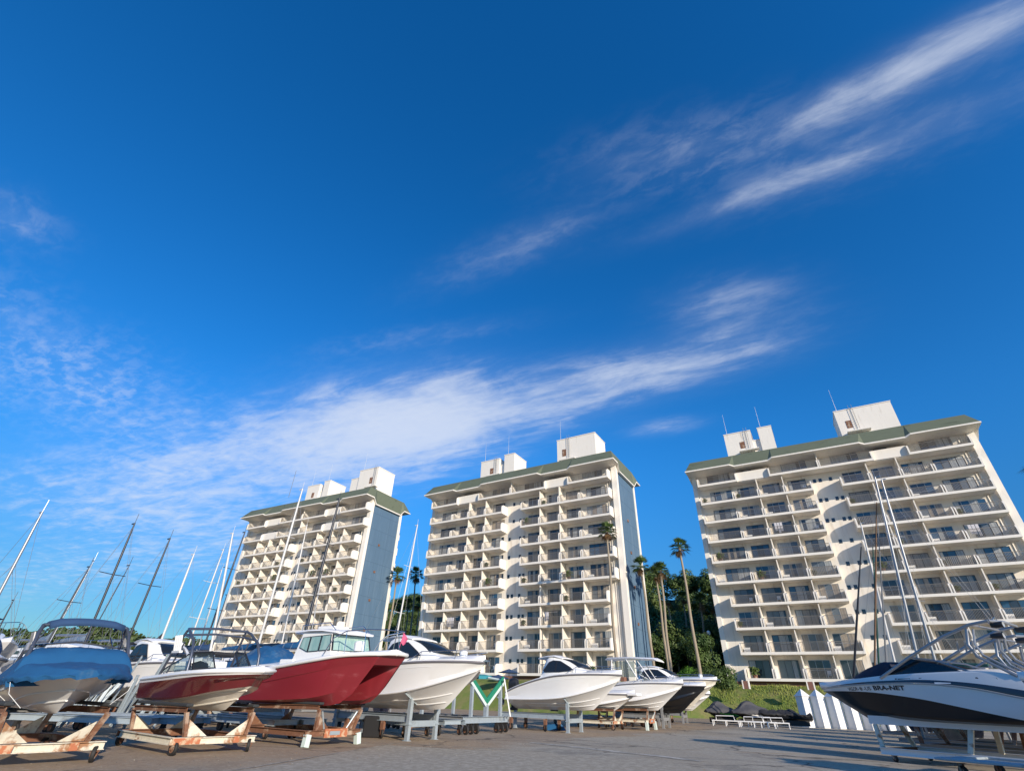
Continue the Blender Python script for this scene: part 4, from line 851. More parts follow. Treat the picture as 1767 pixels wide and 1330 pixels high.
for s in (1, -1):
    m = MB(); m.tube([(-.34, s * .64, 2.36), (-.50, s * TW, 2.1), (-.9, s * (TW + .06), 1.74)], .014, 6); m.tube([(-1.2, s * .64, 2.22), (-.9, s * (TW + .06), 1.74)], .014, 6); m.build('bimini_frame', MT['steel'], bt)
for x, y0, zz in ((.45, 1.0, .92), (-.6, 1.06, .95), (-1.7, 1.06, 1.0)):
    for s in (1, -1):
        m = MB(); m.tube([(x, s * y0, 1.34), (x + .02, s * (y0 - .05), 1.15), (x + .05, s * (y0 - .30), zz)], .005, 5); m.build('tie_rope', MT['white_paint'], bt)
tag(MB().tube([(0, 0, -.14), (0, 0, -.11), (0, 0, .11), (0, 0, .14)], [.02, .055, .055, .02], 10).build('fender', MT['red'], None, smooth=50, loc=(-10.45, 12.35, 1.28)), 'small red fender hanging at the stern of the blue covered boat', 'fender')

# ------------------------------------------------------------------ maroon bowrider
B2M, B2T = (-6.6, 14.0), 37.0
rusty_dolly('cream dolly with orange patches and two caster wheels in front, under the maroon bowrider', B2M, B2T, W=.98, L=2.9, zb=.255, zt=.83, lean=-.05)
bt = boat('bowrider_boat', 'maroon and white bowrider with a bare tubular tower and open windscreen', B2M, 39.0, .79); bt.rotation_euler[0] = R_(3.0)
r = scaled(WAKE, -3.05, 4.5, .95, .79, 1.62); rs = hull_rows(r)
m = MB(); add_hull(m, rs, lambda b, i: 0 if b < 3 else (1 if b < 6 else 2))
for k in (1, 2): side_rail(m, rs[k], .018)
m.build('hull', [MT['cream_gel'], MT['maroon'], MT['white_deck']], bt, smooth=32)
deck_mesh(rs[-1], .05).build('deck', MT['white_deck'], bt, smooth=40)
m = MB(); side_rail(m, rs[-1], .026); m.build('rub_rail', MT['white_deck'], bt, smooth=50)
# windscreen: two front panes with the walk-through open, two side panes
pane_in(bt, [(-.32, -.28, 1.68), (-.56, -.72, 1.66), (-.92, -.66, 2.04), (-.72, -.28, 2.06)], .03, 'clear', k=.88, name='windscreen')
pane_in(bt, [(-.32, .28, 1.68), (-.56, .72, 1.66), (-.92, .66, 2.04), (-.72, .28, 2.06)], .03, 'clear', k=.88, name='windscreen')
for s in (1, -1): pane_in(bt, [(-.58, s * .76, 1.66), (-2.1, s * .86, 1.60), (-1.85, s * .82, 1.72), (-.95, s * .69, 2.03)], .025, 'clear', k=.9, name='windscreen')
m = MB(); m.grid([[(-.75, -.66, 1.62), (-.75, -.45, 1.70), (-.75, -.25, 1.62)], [(-.9, -.64, 1.80), (-.9, -.45, 1.86), (-.9, -.25, 1.80)], [(-1.1, -.64, 1.76), (-1.1, -.45, 1.82), (-1.1, -.25, 1.76)]]); m.build('dashboard', MT['black_plastic'], bt, smooth=60)
for y0 in (-.45, .42):
    m = MB(); m.box(-1.75, -1.3, y0 - .22, y0 + .22, 1.58, 1.68); m.box(-1.83, -1.74, y0 - .22, y0 + .22, 1.62, 1.86); m.build('seat', MT['white_deck'], bt, bevel=.04)
m = MB(); TW = .80
for s in (1, -1):
    m.tube([(-.50, s * (TW + .06), 1.60), (-.53, s * (TW + .05), 1.98), (-.70, s * (TW + .02), 2.28), (-1.15, s * TW, 2.52), (-1.35, s * (TW - .04), 2.58)], .033, 8)
    m.tube([(-.78, s * (TW + .03), 2.34), (-1.42, s * (TW - .03), 2.44)], .027, 8)
    m.tube([(-2.05, s * (TW + .06), 1.56), (-1.75, s * (TW + .02), 2.1), (-1.4, s * (TW - .04), 2.54)], .031, 8); m.tube([(-1.65, s * (TW + .06), 1.6), (-1.2, s * (TW + .02), 2.27)], .022, 6)
m.tube([(-1.35, .04 - TW, 2.58), (-1.40, 0, 2.62), (-1.35, TW - .04, 2.58)], .031, 8); m.tube([(-1.42, .03 - TW, 2.44), (-1.46, 0, 2.49), (-1.42, TW - .03, 2.44)], .026, 8)
tw = m.build('tower', MT['dark_tube'], bt, smooth=50)
m = MB()
for k in range(4): m.tube([(-1.15 - .11 * k, -TW - .10, 2.08), (-1.17 - .11 * k, -TW - .15, 2.42)], .026, 6)
m.box(-1.55, -1.1, -TW - .13, -TW - .05, 2.03, 2.08); m.build('board_rack', MT['white_paint'], tw, loc=(0, 0, 0))
m = MB(); m.box(-3.3, -3.05, -.3, .3, .75, 1.25); m.build('outdrive', MT['black_plastic'], bt, bevel=.03)
m = MB(); m.lathe([(0, 0), (.13, 0), (.15, .06), (.15, .20), (.12, .23), (0, .23)], (-3.15, .4, .72), 12); m.build('exhaust_cover', MT['blue_canvas'], bt, smooth=40)

# ------------------------------------------------------------------ red power catamaran
B3M, B3T = (-4.72, 17.0), 31.0
rusty_dolly('heavily rusted dolly with pale front legs and a number board, under the red catamaran', B3M, B3T, W=1.02, L=2.9, zb=.30, zt=.90, lean=.12, front='rust', legs=True, patch=False)
bt = boat('power_catamaran', 'red twin hulled fishing boat with a white cabin and pale curtained windows', B3M, B3T, .92); bt.rotation_euler[0] = R_(2.0)
CAT = dict(tun=[(-3.8, 0, 1.80), (0, 0, 1.88), (1.0, 0, 1.93), (1.66, 0, 1.96)], itop=[(-3.8, .28, 1.76), (0, .29, 1.85), (1.0, .36, 1.92), (1.655, .52, 1.955)],
           ilow=[(-3.8, .42, 1.0), (0, .42, 1.05), (.75, .49, 1.16), (1.02, .555, 1.26)], keel=[(-3.8, .64, .93), (-.8, .64, .94), (.15, .625, .96), (.63, .6, 1.03)],
           chine=[(-3.8, 1.05, 1.02), (-2.3, 1.06, 1.04), (-.4, 1.01, 1.12), (.45, .86, 1.25), (1.20, .57, 1.44)],
           kn0=[(-3.8, 1.10, 1.38), (-2.3, 1.12, 1.46), (-.2, 1.08, 1.74), (.9, .86, 1.92), (1.62, .56, 1.99)], kn1=[(-3.8, 1.125, 1.40), (-2.3, 1.145, 1.48), (-.2, 1.10, 1.76), (.9, .875, 1.94), (1.64, .565, 2.01)],
           sheer=[(-3.8, 1.14, 1.72), (-2.3, 1.17, 1.80), (-.3, 1.15, 2.02), (.8, 1.0, 2.15), (1.5, .76, 2.19), (1.86, .57, 2.20)])
rs = hull_rows(CAT); m = MB(); add_hull(m, rs, lambda b, i: 0)
e = [r_[-1] for r_ in rs]
m.add([(e[1].x, e[1].y, e[1].z), (e[1].x, -e[1].y, e[1].z), (e[7].x, -e[7].y, e[7].z), (e[7].x, e[7].y, e[7].z)], [(0, 1, 2, 3)])
for s in (1, -1):      # close the blunt stems
    m.add([(q.x, s * q.y, q.z) for q in (e[1], e[2], e[3], e[4], e[5], e[6], e[7])], [list(range(7))])
m.build('hull', MT['red_gel'], bt, smooth=28)
sh = rs[-1] + [Vector((1.93, .30, 2.215)), Vector((1.96, .0, 2.22))]
dk = deck_mesh(sh, .07, edge=.07); dk.build('deck', MT['white_deck'], bt, smooth=40)
m = MB(); side_rail(m, sh, .055, n=8, lift=.02); m.build('rub_rail', MT['white_deck'], bt, smooth=50)
def cabin_box(par, x_ws0, x_ws1, xa0, xa1, z0, z1, y0, y1, mtl='white_deck', name='cabin'):
    m = MB(); m.grid([[(x_ws0, -y0, z0), (x_ws0, 0, z0), (x_ws0, y0, z0)], [(x_ws1, -y1, z1), (x_ws1, 0, z1 + .03), (x_ws1, y1, z1)], [(xa1, -y1, z1), (xa1, 0, z1 + .03), (xa1, y1, z1)], [(xa0, -y0, z0), (xa0, 0, z0), (xa0, y0, z0)]])
    for s in (1, -1): m.add([(x_ws0, s * y0, z0), (x_ws1, s * y1, z1), (xa1, s * y1, z1), (xa0, s * y0, z0)], [(0, 1, 2, 3)])
    return m.build(name, MT[mtl], par, bevel=.03)
cb = cabin_box(bt, .22, .02, -1.42, -1.22, 2.05, 2.82, .84, .76)
def on_side(x, z, s, off=.012, y0=.84, y1=.76, z0=2.05, z1=2.82): return (x, s * (y0 + (y1 - y0) * (z - z0) / (z1 - z0) + off), z)
for s in (-1, 1):
    for x0, x1, x2, x3, a, b_ in ((.13, -.33, -.33, .04, 2.32, 2.74), (-.36, -.80, -.80, -.36, 2.30, 2.72)):
        pane_in(cb, [on_side(x0, a, s), on_side(x1, a - .02, s), on_side(x2, b_ - .02, s), on_side(x3, b_, s)], .016 * (-s), 'green_glass', k=.90)
    pane_in(cb, [on_side(-.83, 2.28, s), on_side(-1.22, 2.40, s), on_side(-1.16, 2.68, s), on_side(-.83, 2.70, s)], .016 * (-s), 'green_glass', k=.90)
def ws_pt(y, t, x0=.235, x1=.035, z0=2.05, z1=2.82): return (x0 + (x1 - x0) * t, y, z0 + (z1 - z0) * t)
for ya, yb in ((-.80, .80),):
    pane_in(cb, [ws_pt(ya, .34), ws_pt(yb, .34), ws_pt(yb * .94, .90), ws_pt(ya * .94, .90)], .016, 'green_glass', k=.93, name='windscreen')
m = MB(); rows = []
for x, hw, z in ((.30, .66, 2.79), (.22, .80, 2.82), (-.3, .86, 2.875), (-.9, .86, 2.885), (-1.55, .82, 2.86), (-1.62, .7, 2.83)):
    rows.append([(x, -hw, z - .04), (x, -hw * .96, z), (x, -hw * .5, z + .045), (x, 0, z + .06), (x, hw * .5, z + .045), (x, hw * .96, z), (x, hw, z - .04)])
m.grid(rows); m.grid([[Vector(p) for p in (rw[0], rw[-1])] for rw in rows]); m.add(rows[0], [list(range(7))]); m.add(rows[-1], [list(range(7))])
rf = m.build('roof', MT['white_deck'], bt, smooth=40)
m = MB(); m.box(-1.15, -.45, -.32, .32, 2.93, 3.02); m.build('hatch', MT['white_deck'], rf, loc=(0, 0, -.92 + .92), bevel=.02)
m = MB()
for y in (-.7, .7): m.tube([(-1.4, y, 2.88), (-1.4, y, 3.02), (-.2, y, 3.06), (.1, y, 2.86)], .014, 6)
m.build('roof_rail', MT['steel'], rf, loc=(0, 0, 0))
m = MB()
for s in (1, -1):
    m.tube([(.05, s * .95, 2.22), (.35, s * .95, 2.62), (.75, s * .86, 2.80), (1.35, s * .70, 2.83), (1.78, s * .46, 2.83)], .016, 6)
    for x, y in ((.75, .9), (1.35, .74)): m.tube([(x + .06, s * y, 2.24), (x, s * (y - .04), 2.80)], .013, 6)
m.tube([(1.78, -.46, 2.83), (1.90, 0, 2.83), (1.78, .46, 2.83)], .016, 6); m.tube([(1.9, 0, 2.83), (1.82, 0, 2.28)], .014, 6)
m.build('bow_rail', MT['steel'], bt, smooth=50)
m = MB(); m.box(-1.9, -1.3, -.9, .9, 1.9, 2.1); m.build('cockpit_box', MT['white_deck'], bt, bevel=.03)
m = MB(); m.lathe([(0, 0), (.15, .02), (.16, .20), (.13, .26), (0, .28)], (1.02, -.55, 2.28), 12); m.build('bow_light', MT['white_paint'], bt, smooth=50)
tag(MB().box(-.30, .30, -.28, .28, 0, .62).build('rubbish_bin', MT['black_plastic'], None, loc=(-4.4, 20.6, 0), bevel=.04), 'black plastic tub standing on the ground behind the red catamaran', 'tub')

# ------------------------------------------------------------------ white cabin cruisers on galvanised dollies
def cruiser(label, M, thd, xa, L, hb, zk, zs, hull_m='white_gel', hardtop=True, seed=0, cab=None, navy=False, anchor=False, rails=True):
    bt = boat('cabin_cruiser', label, M, thd, zk)
    r = scaled(VEE, xa, L, hb, zk, zs); rs = hull_rows(r, 30); K = list(r)
    m = MB(); add_hull(m, rs, lambda b, i: 0)
    for k in ('s1', 's2'): side_rail(m, rs[K.index(k)][4:-2], .020, n=4)
    side_rail(m, rs[K.index('rail')][:-1], .026, n=5)
    side_rail(m, [a * .45 + b_ * .55 for a, b_ in zip(rs[K.index('mid')], rs[K.index('sheer')])][2:18], .007, n=4)
    m.build('hull', MT[hull_m], bt, smooth=30)
    deck_mesh(rs[-1], .16).build('deck', MT['white_deck'], bt, smooth=45)
    m = MB(); side_rail(m, rs[-1], .036, n=7); m.build('rub_rail', MT['rubber_grey'], bt, smooth=60)
    X = lambda f: xa + L * f
    zsh = lambda x: min(rs[-1], key=lambda p: abs(p.x - x)).z
    if cab:
        x0, x1, x2, x3, zt, yb, yt = cab      # screen foot, screen head, roof end, aft foot
        zb0, zb1 = zsh(x0) + .10, zsh(x3) + .06
        m = MB(); rows = []
        prof = [(x0 + .25, zb0 + .02, .35), (x0, zb0 + .10, .80), (x0 * .45 + x1 * .55, zb0 + (zt - zb0) * .66, .92), (x1, zt - .10, 1.0), (x1 - .35, zt - .02, 1.0), ((x1 + x2) / 2, zt, 1.0), (x2, zt - .04, .98)]
        for i, (x, z, w) in enumerate(prof):
            yo = yb * w; yi = yt * w; zl = zsh(x) - .02
            rows.append([(x, -yo, zl), (x, -yo * .985, zl + (z - zl) * .35), (x, -yi, z - .10 if i > 1 else z - .02), (x, -yi * .82, z - .015), (x, -yi * .4, z + .012), (x, 0, z + .02), (x, yi * .4, z + .012), (x, yi * .82, z - .015), (x, yi, z - .10 if i > 1 else z - .02), (x, yo * .985, zl + (z - zl) * .35), (x, yo, zl)])
        rows.append([(x3 + (q[0] - x2) * .3 - .02, q[1], min(q[2], zb1 + (q[2] - zsh(x2)) * .20)) for q in rows[-1]])
        fine = [[p for p in rw] for rw in zip(*[spline(c, (len(rows) - 1) * 3) for c in zip(*rows)])]
        m.grid(fine); m.add(fine[-1], [list(range(11))]); cb = m.build('cabin', MT['white_deck'], bt, smooth=40)
        # roof plate with an overhang aft
        m = MB(); rw = []
        for x, w, dz in ((x1 + .02, .90, -.085), (x1 - .3, 1.0, -.005), ((x1 + x2) / 2, 1.03, .02), (x2 - .1, 1.0, -.01), (x2 - .52, .92, -.08)):
            z = zt + dz + .02; rw.append([(x, -yt * w, z - .03), (x, -yt * w * .85, z + .02), (x, 0, z + .05), (x, yt * w * .85, z + .02), (x, yt * w, z - .03), (x, yt * w * .9, z - .06), (x, 0, z - .05), (x, -yt * w * .9, z - .06)])
        m.grid(rw, close=True); m.add(rw[0], [list(range(8))]); m.add(rw[-1], [list(range(8))]); m.build('hardtop', MT['white_deck'], cb, smooth=45, loc=(0, 0, 0))
        # windscreen glass follows the raked front
        m = MB(); gl = []
        for t in (0.0, .25, .5, .75, 1.0):
            ax = Vector((x0 - .02, 0, zb0 + .17)); bx = Vector((x1 + .06, 0, zt - .10)); c = ax.lerp(bx, t) + Vector((.075 * math.sin(t * 3.14) + .035, 0, .07 * math.sin(t * 3.14) + .03)); w = (yb * .74) * (1 - t) + yt * .80 * t
            gl.append([(c.x - .30 * (j * .5) ** 2, j / 2 * w, c.z) for j in (-2, -1, 0, 1, 2)])
        m.grid(gl); g_ = m.build('windscreen', MT['tint'], cb, smooth=60, loc=(0, 0, 0)); q = g_.modifiers.new('thick', 'SOLIDIFY'); q.thickness = .012
        m = MB(); m.tube([(x0 + .05, yb * .2, zb0 + .2), (x0 - .28, yb * .3, zb0 + .46)], .01, 5); m.build('wiper', MT['black_plastic'], cb, loc=(0, 0, 0))
        for s in (1, -1):
            xf, xr = x0 * .62 + x1 * .38, x2 + .02; zl = zb0 * .5 + zb1 * .5 + .16
            def sp(x, z):
                t = max(0, min(1, (z - zb0) / (zt - .1 - zb0))); return (x, s * ((yb * .985) * (1 - t) + yt * t + .024), z)
            outl = [sp(xf, zl + .07), sp(xf - .18, zl + .20), sp(x1 + .0, zt - .20), sp((x1 + x2) / 2, zt - .17), sp(x2 + .18, zt - .24), sp(xr - .12, zl + .06), sp(xr - .05, zl - .02), sp((xf + xr) / 2, zl - .02)]
            m = MB(); m.prism(outl, (0, s * .012, 0)); w_ = m.build('side_window', MT['black_plastic'], cb, loc=(0, 0, 0))
            c = sum((Vector(p) for p in outl), Vector()) / len(outl); m = MB(); 
            o2 = [c + (Vector(p) - c) * .86 + Vector((0, s * .010, 0)) for p in outl]; m.prism(o2, (0, s * .006, 0)); m.build('pane', MT['tint'], w_, loc=(0, 0, 0))
            m = MB(); xm = xf * .35 + xr * .65; m.beam(sp(xm, zl), (sp(xm + .05, zt - .2)[0], sp(xm, zt - .2)[1], zt - .2), .05, .05, up=(0, 1, 0)); m.build('mullion', MT['black_plastic'], w_, loc=(0, 0, 0))
    if rails:
        m = MB()
        for s in (1, -1):
            top = [(p.x + .05, s * (p.y * .9), p.z + (.32 if p.x > X(.62) else .06)) for p in rs[-1] if X(.55) < p.x < X(.96)][::2]
            m.tube(top, .013, 6)
            for p in [q for q in rs[-1] if X(.62) < q.x < X(.95)][::5]: m.tube([(p.x, s * p.y * .92, p.z + .05), (p.x + .05, s * p.y * .9, p.z + .32)], .011, 5)
        m.build('bow_rail', MT['steel'], bt, smooth=50)
    if anchor:
        m = MB(); x = X(.985); z = zs + .06; m.beam((x - .5, 0, z), (x + .18, 0, z - .02), .16, .05); m.tube([(x - .2, 0, z + .06), (x + .22, 0, z - .03), (x + .20, 0, z - .16)], .022, 6); m.add([(x + .20, -.12, z - .14), (x + .20, .12, z - .14), (x + .02, 0, z - .24)], [(0, 1, 2)]); m.build('anchor', MT['steel'], bt)
        m = MB(); m.lathe([(0, 0), (.13, 0), (.14, .16), (.10, .22), (0, .24)], (X(.86), -.2, zs + .14), 12); m.build('bow_light', MT['white_paint'], bt, smooth=50)
    outboard(bt, xa + .1, zk + .72)
    return bt, rs
D = galv_dolly('galvanised dolly with tall front legs under the white cruiser beside the red catamaran', (-2.65, 20.1), 34, yl=.68, L=3.6)
bt4, _ = cruiser('white hardtop cruiser with an anchor on its bow, right beside the red catamaran', (-2.65, 20.1), 34, -3.5, 6.05, 1.22, .82, 2.24, cab=(.92, -.30, -1.25, -1.5, 3.04, .98, .80), anchor=True)
D = galv_dolly('galvanised dolly with blue steel cross beam under the long white cruiser', (3.5, 27.9), 32, yl=.74, L=3.7)
bt5, _ = cruiser('long white cruiser with an arched side window, standing right of the ladder', (3.5, 27.9), 32, -3.2, 5.8, 1.22, .84, 2.33, cab=(.95, -.25, -1.05, -1.35, 3.08, .98, .78))
rusty_dolly('dolly with red posts and a tan front plate, right of the long white cruiser', (6.3, 31.7), 31, W=.85, L=2.6, zb=.34, zt=.90, lean=.1, posts=.62, ptop=.66)
b6, _ = cruiser('low white open boat with a squared pram bow, tucked beside the long cruiser', (6.3, 31.7), 31, -3.6, 4.75, .95, .80, 1.62, rails=False)
m = MB(); m.box(.78, 1.35, -.42, .42, 1.56, 1.70); m.build('pram_bow', MT['white_deck'], b6, bevel=.04); m = MB(); m.beam((.75, 0, 1.50), (1.28, 0, 1.60), .5, .05); m.build('bow_plate', MT['grey_gel'], b6)
rusty_dolly('dolly with grey posts and an orange patch under the white boat with a long hardtop', (8.4, 32.9), 31, W=.86, L=2.8, zb=.42, zt=.95, lean=.1, legs=True, posts=.66, ptop=.7, front='rusty', patch=False)
b7, rs7 = cruiser('white walkaround boat with a long flat hardtop on tubes', (8.4, 32.9), 31, -3.9, 6.05, 1.22, .86, 2.22, anchor=False)
m = MB()
for s in (1, -1):
    m.tube([(-.2, s * .75, 2.3), (-.9, s * .72, 3.42)], .03, 6); m.tube([(-1.9, s * .78, 2.2), (-1.75, s * .74, 3.42)], .03, 6); m.tube([(.45, s * .6, 2.36), (-.2, s * .7, 3.3)], .025, 6)
fr7 = m.build('hardtop_frame', MT['white_paint'], b7, smooth=50)
m = MB(); rw = []
for x, z in ((.95, 3.36), (.80, 3.44), (-.6, 3.50), (-2.0, 3.48), (-2.15, 3.42)): rw.append([(x, -.85, z - .05), (x, -.6, z + .03), (x, 0, z + .06), (x, .6, z + .03), (x, .85, z - .05), (x, .6, z - .06), (x, 0, z - .05), (x, -.6, z - .06)])
m.grid(rw, close=True); m.add(rw[0], [list(range(8))]); m.add(rw[-1], [list(range(8))]); m.build('hardtop', MT['white_deck'], b7, smooth=45)
pane_in(b7, [(.10, -.75, 2.36), (.25, .0, 2.40), (-.25, 0, 2.82), (-.35, -.66, 2.78)], .012, 'clear', name='windscreen'); pane_in(b7, [(.25, .0, 2.40), (.10, .75, 2.36), (-.35, .66, 2.78), (-.25, 0, 2.82)], .012, 'clear', name='windscreen')
m = MB(); m.tube([(-.85, -.7, 2.95), (.30, -.55, 2.40)], .02, 5); m.tube([(-1.7, .6, 3.5), (-1.9, .6, 4.6)], [.012, .006], 5); m.build('whip_aerial', MT['white_paint'], b7)
m = MB(); m.box(-1.7, -.4, -.72, -.70, 2.5, 3.3); m.build('spray_curtain', MT['clear'], b7)
# the row thins out behind: a black hull, two more white hulls
b8, _ = cruiser('black hulled motor boat with a white deck edge, overlapping the white hardtop boat', (10.7, 36.5), 31, -4.3, 6.7, 1.2, .72, 2.24, hull_m='black_gel', cab=None)
galv_dolly('grey steel dolly under the black hulled motor boat', (10.2, 36.2), 31, yl=.7, L=3.0, zt=1.15, mtl='galv_dull')
b8b, _ = cruiser('big white sport fisher with a tall bow rail, behind the black hull', (12.5, 40.5), 31, -5.2, 8.1, 1.45, .95, 2.72, hull_m='cream_gel', cab=(.2, -1.0, -2.2, -2.6, 3.5, 1.05, .85), anchor=True)
galv_dolly('grey steel dolly under the big white sport fisher', (11.3, 41.0), 31, yl=.8, L=3.0, zt=1.3, mtl='galv_dull')
b8c, _ = cruiser('small white boat at the far end of the row, before the lawn bank', (15.4, 46.0), 31, -4.6, 6.0, 1.1, .8, 2.0, rails=False)
galv_dolly('grey steel dolly under the small white boat at the end of the row', (14.6, 46.4), 31, yl=.65, L=2.8, zt=1.05, mtl='galv_dull')

# ------------------------------------------------------------------ flat transporter with green padded V bunks, ladder
FT = R_(31)
t = thing('boat_transporter', 'grey flat transporter with green padded V cradles and many small wheels', 'transporter', (-.6, 24.95, 0), -FT)
m = MB(); m.ibeam((0, -1.75, .48), (0, 1.75, .48), .16, .22); m.build('front_beam', MT['galv'], t)
for s in (1, -1):
    m = MB(); m.ibeam((-.09, s * 1.2, .48), (-4.6, s * 1.2, .48), .14, .20); m.build('side_beam', MT['galv_dull'], t)
for x0 in (-2.3, -4.6):
    m = MB(); m.ibeam((x0, -1.12, .48), (x0, 1.12, .48), .12, .18); m.build('cross_beam', MT['galv_dull'], t)
for x0 in (-.05, -2.6):
    for s in (1, -1):
        m = MB(); m.beam((x0, s * .06, .98), (x0, s * 1.45, 1.90), .12, .10, up=(1, 0, 0)); a = m.build('cradle_arm', MT['mint'], t)
        m = MB(); m.beam((x0 + .0, s * .02, 1.08), (x0 + .0, s * 1.42, 2.00), .28, .09, up=(1, 0, 0)); m.build('pad', MT['green_pad'], a, loc=(0, 0, 0), bevel=.02)
        m = MB(); m.beam((x0, s * 1.15, .58), (x0, s * 1.15, 1.64), .12, .12, up=(0, 1, 0)); m.build('post', MT['galv'], t)
        m = MB(); m.tube([(x0, s * 1.45, 1.94), (x0 - .9, s * 1.5, 2.05)], .05, 6); m.build('guide_bar', MT['mint'], t)
    m = MB(); m.beam((x0, 0, .58), (x0, 0, 1.0), .16, .16, up=(0, 1, 0)); m.build('post', MT['galv'], t)
for k, y in enumerate((1.55, 1.18, .80, -.80, -1.18, -1.55)):
    for x0 in (0, -4.4):
        m = MB(); m.wheel((x0 + .03, y, .16), .16, .09, (.25, 1, 0), 16, 0, 1); w_ = m.build('wheel', [MT['black'], MT['rust']], t, smooth=40)
        m = MB(); m.box(x0 - .04, x0 + .10, y - .075, y - .055, .14, .37); m.box(x0 - .04, x0 + .10, y + .055, y + .075, .14, .37); m.build('fork', MT['black'], w_, loc=(0, 0, 0))
ld = MB()
for s in (0, .42): ld.beam((0, s - .21, 0), (-.32, (s - .21) * .85, 2.0 - .585), .05, .07, up=(0, 1, 0))
for k in range(5): z = .22 + k * .28; ld.beam((-.32 * z / 1.415, -.21, z), (-.32 * z / 1.415, .21, z), .06, .03)
tag(ld.build('ladder', MT['white_paint'], None, loc=(.42, 25.9, .59)), 'white step ladder standing on the flat transporter', 'ladder'); bpy.data.objects['ladder'].rotation_euler = (0, 0, -FT)

# ------------------------------------------------------------------ stacked dolly parts behind the first two boats
rnd = random.Random(8)
def leaning_beam(p, q, w):
    m = MB(); m.ibeam(p, q, w, w * 1.2); o = m.mesh('steel_beam', MT['galv']); return o
for i in range(26):
    bx, by = -13.9 + rnd.uniform(-1.4, 1.9), 20.4 + rnd.uniform(-.9, 1.3)
    dx, dy, hz = rnd.uniform(.1, .9), rnd.uniform(-.3, .5), rnd.uniform(1.3, 2.2)
    o = place('steel_beam', leaning_beam((0, 0, .07), (dx, dy, hz), rnd.uniform(.07, .12)), None, (bx, by, 0))
    tag(o, 'loose grey galvanised beam leaning in the pile behind the covered boat', 'beam', 'beams piled on end behind the first boats')
for i, (x, y, l, a, z) in enumerate(((-12.0, 17.6, 4.2, .25, .0), (-11.4, 18.3, 4.6, .18, .0), (-11.9, 19.0, 4.4, .30, .0), (-8.6, 19.9, 4.6, -.25, .0), (-8.2, 21.0, 4.8, -.3, .0), (-4.6, 23.0, 4.6, -.4, 0), (-3.4, 24.2, 4.4, -.42, 0), (5.2, 36.2, 4.5, -.5, 0), (7.2, 38.2, 4.5, -.5, 0))):
    t = thing('empty_trailer', 'low galvanised trailer frame standing empty behind the boats', 'trailer', (x, y, z), a - .3, 'empty trailers behind the boats')
    for s in (.55, -.55):
        m = MB(); m.ibeam((-l / 2, s, .42), (l / 2, s, .42), .12, .16); m.build('side_beam', MT['galv'], t)
        for xx in (-l / 2 + .3, l / 2 - .3):
            m = MB(); m.wheel((xx, s, .14), .14, .08, (.2, 1, 0), 14, 0, 1); m.box(xx - .05, xx + .05, s - .07, s + .07, .2, .34); m.build('caster', [MT['black'], MT['rust']], t, smooth=40)
    for xx in (-l / 2 + .2, l / 2 - .2):
        m = MB(); m.ibeam((xx, -.49, .42), (xx, .49, .42), .1, .14); m.build('cross_beam', MT['galv'], t)
m = MB(); m.add([(0, 0, 0), (1.1, .1, 0), (1.2, .5, 0), (.1, .5, 0), (.1, .1, .22), (.9, .15, .30), (1.0, .42, .26), (.2, .4, .2)], [(0, 1, 5, 4), (1, 2, 6, 5), (2, 3, 7, 6), (3, 0, 4, 7), (4, 5, 6, 7)])
tag(m.build('folded_tarpaulin', MT['blue_canvas'], None, loc=(2.1, 29.2, 0), bevel=.05), 'small blue tarpaulin bundle on the ground under the long white cruiser', 'tarpaulin')

# ------------------------------------------------------------------ black and white wakeboat on the right
RT = -119.0
def wake_dolly(label, M, group='dollies of the right hand row', mtl='white_paint'):
    t = thing('boat_dolly', label, 'boat dolly', (M[0], M[1], 0), -R_(RT), group)
    for s in (1, -1):
        m = MB(); m.ibeam((.0, s * 1.0, .25), (-4.6, s * 1.0, .25), .13, .17); m.build('side_beam', MT[mtl], t)
        m = MB(); m.beam((.20, s * .74, 1.02), (-4.6, s * .74, .98), .10, .22); m.build('bunk', MT['white_gel' if mtl == 'white_paint' else 'carpet'], t)
        for x0, ln in ((-.05, .12), (-2.3, -.15), (-4.1, -.15)):
            m = MB(); m.beam((x0, s * .92, .335), (x0 + ln, s * .74, .90), .12, .08, up=(0, 1, 0)); m.build('post', MT['rusty' if mtl == 'white_paint' else 'rust'], t)
        caster(t, -.35, s * 1.0, r=.085, top=.163, yaw=.4); caster(t, -4.2, s * 1.0, r=.085, top=.163, yaw=1.2)
    for x0 in (-.1, -4.5):
        m = MB(); m.ibeam((x0, -.93, .25), (x0, .93, .25), .11, .15); m.build('cross_beam', MT['rust'], t)
    return t
B9M = (12.45, 18.67)
wake_dolly('white beam dolly with rusty posts under the black and white wakeboat', B9M)
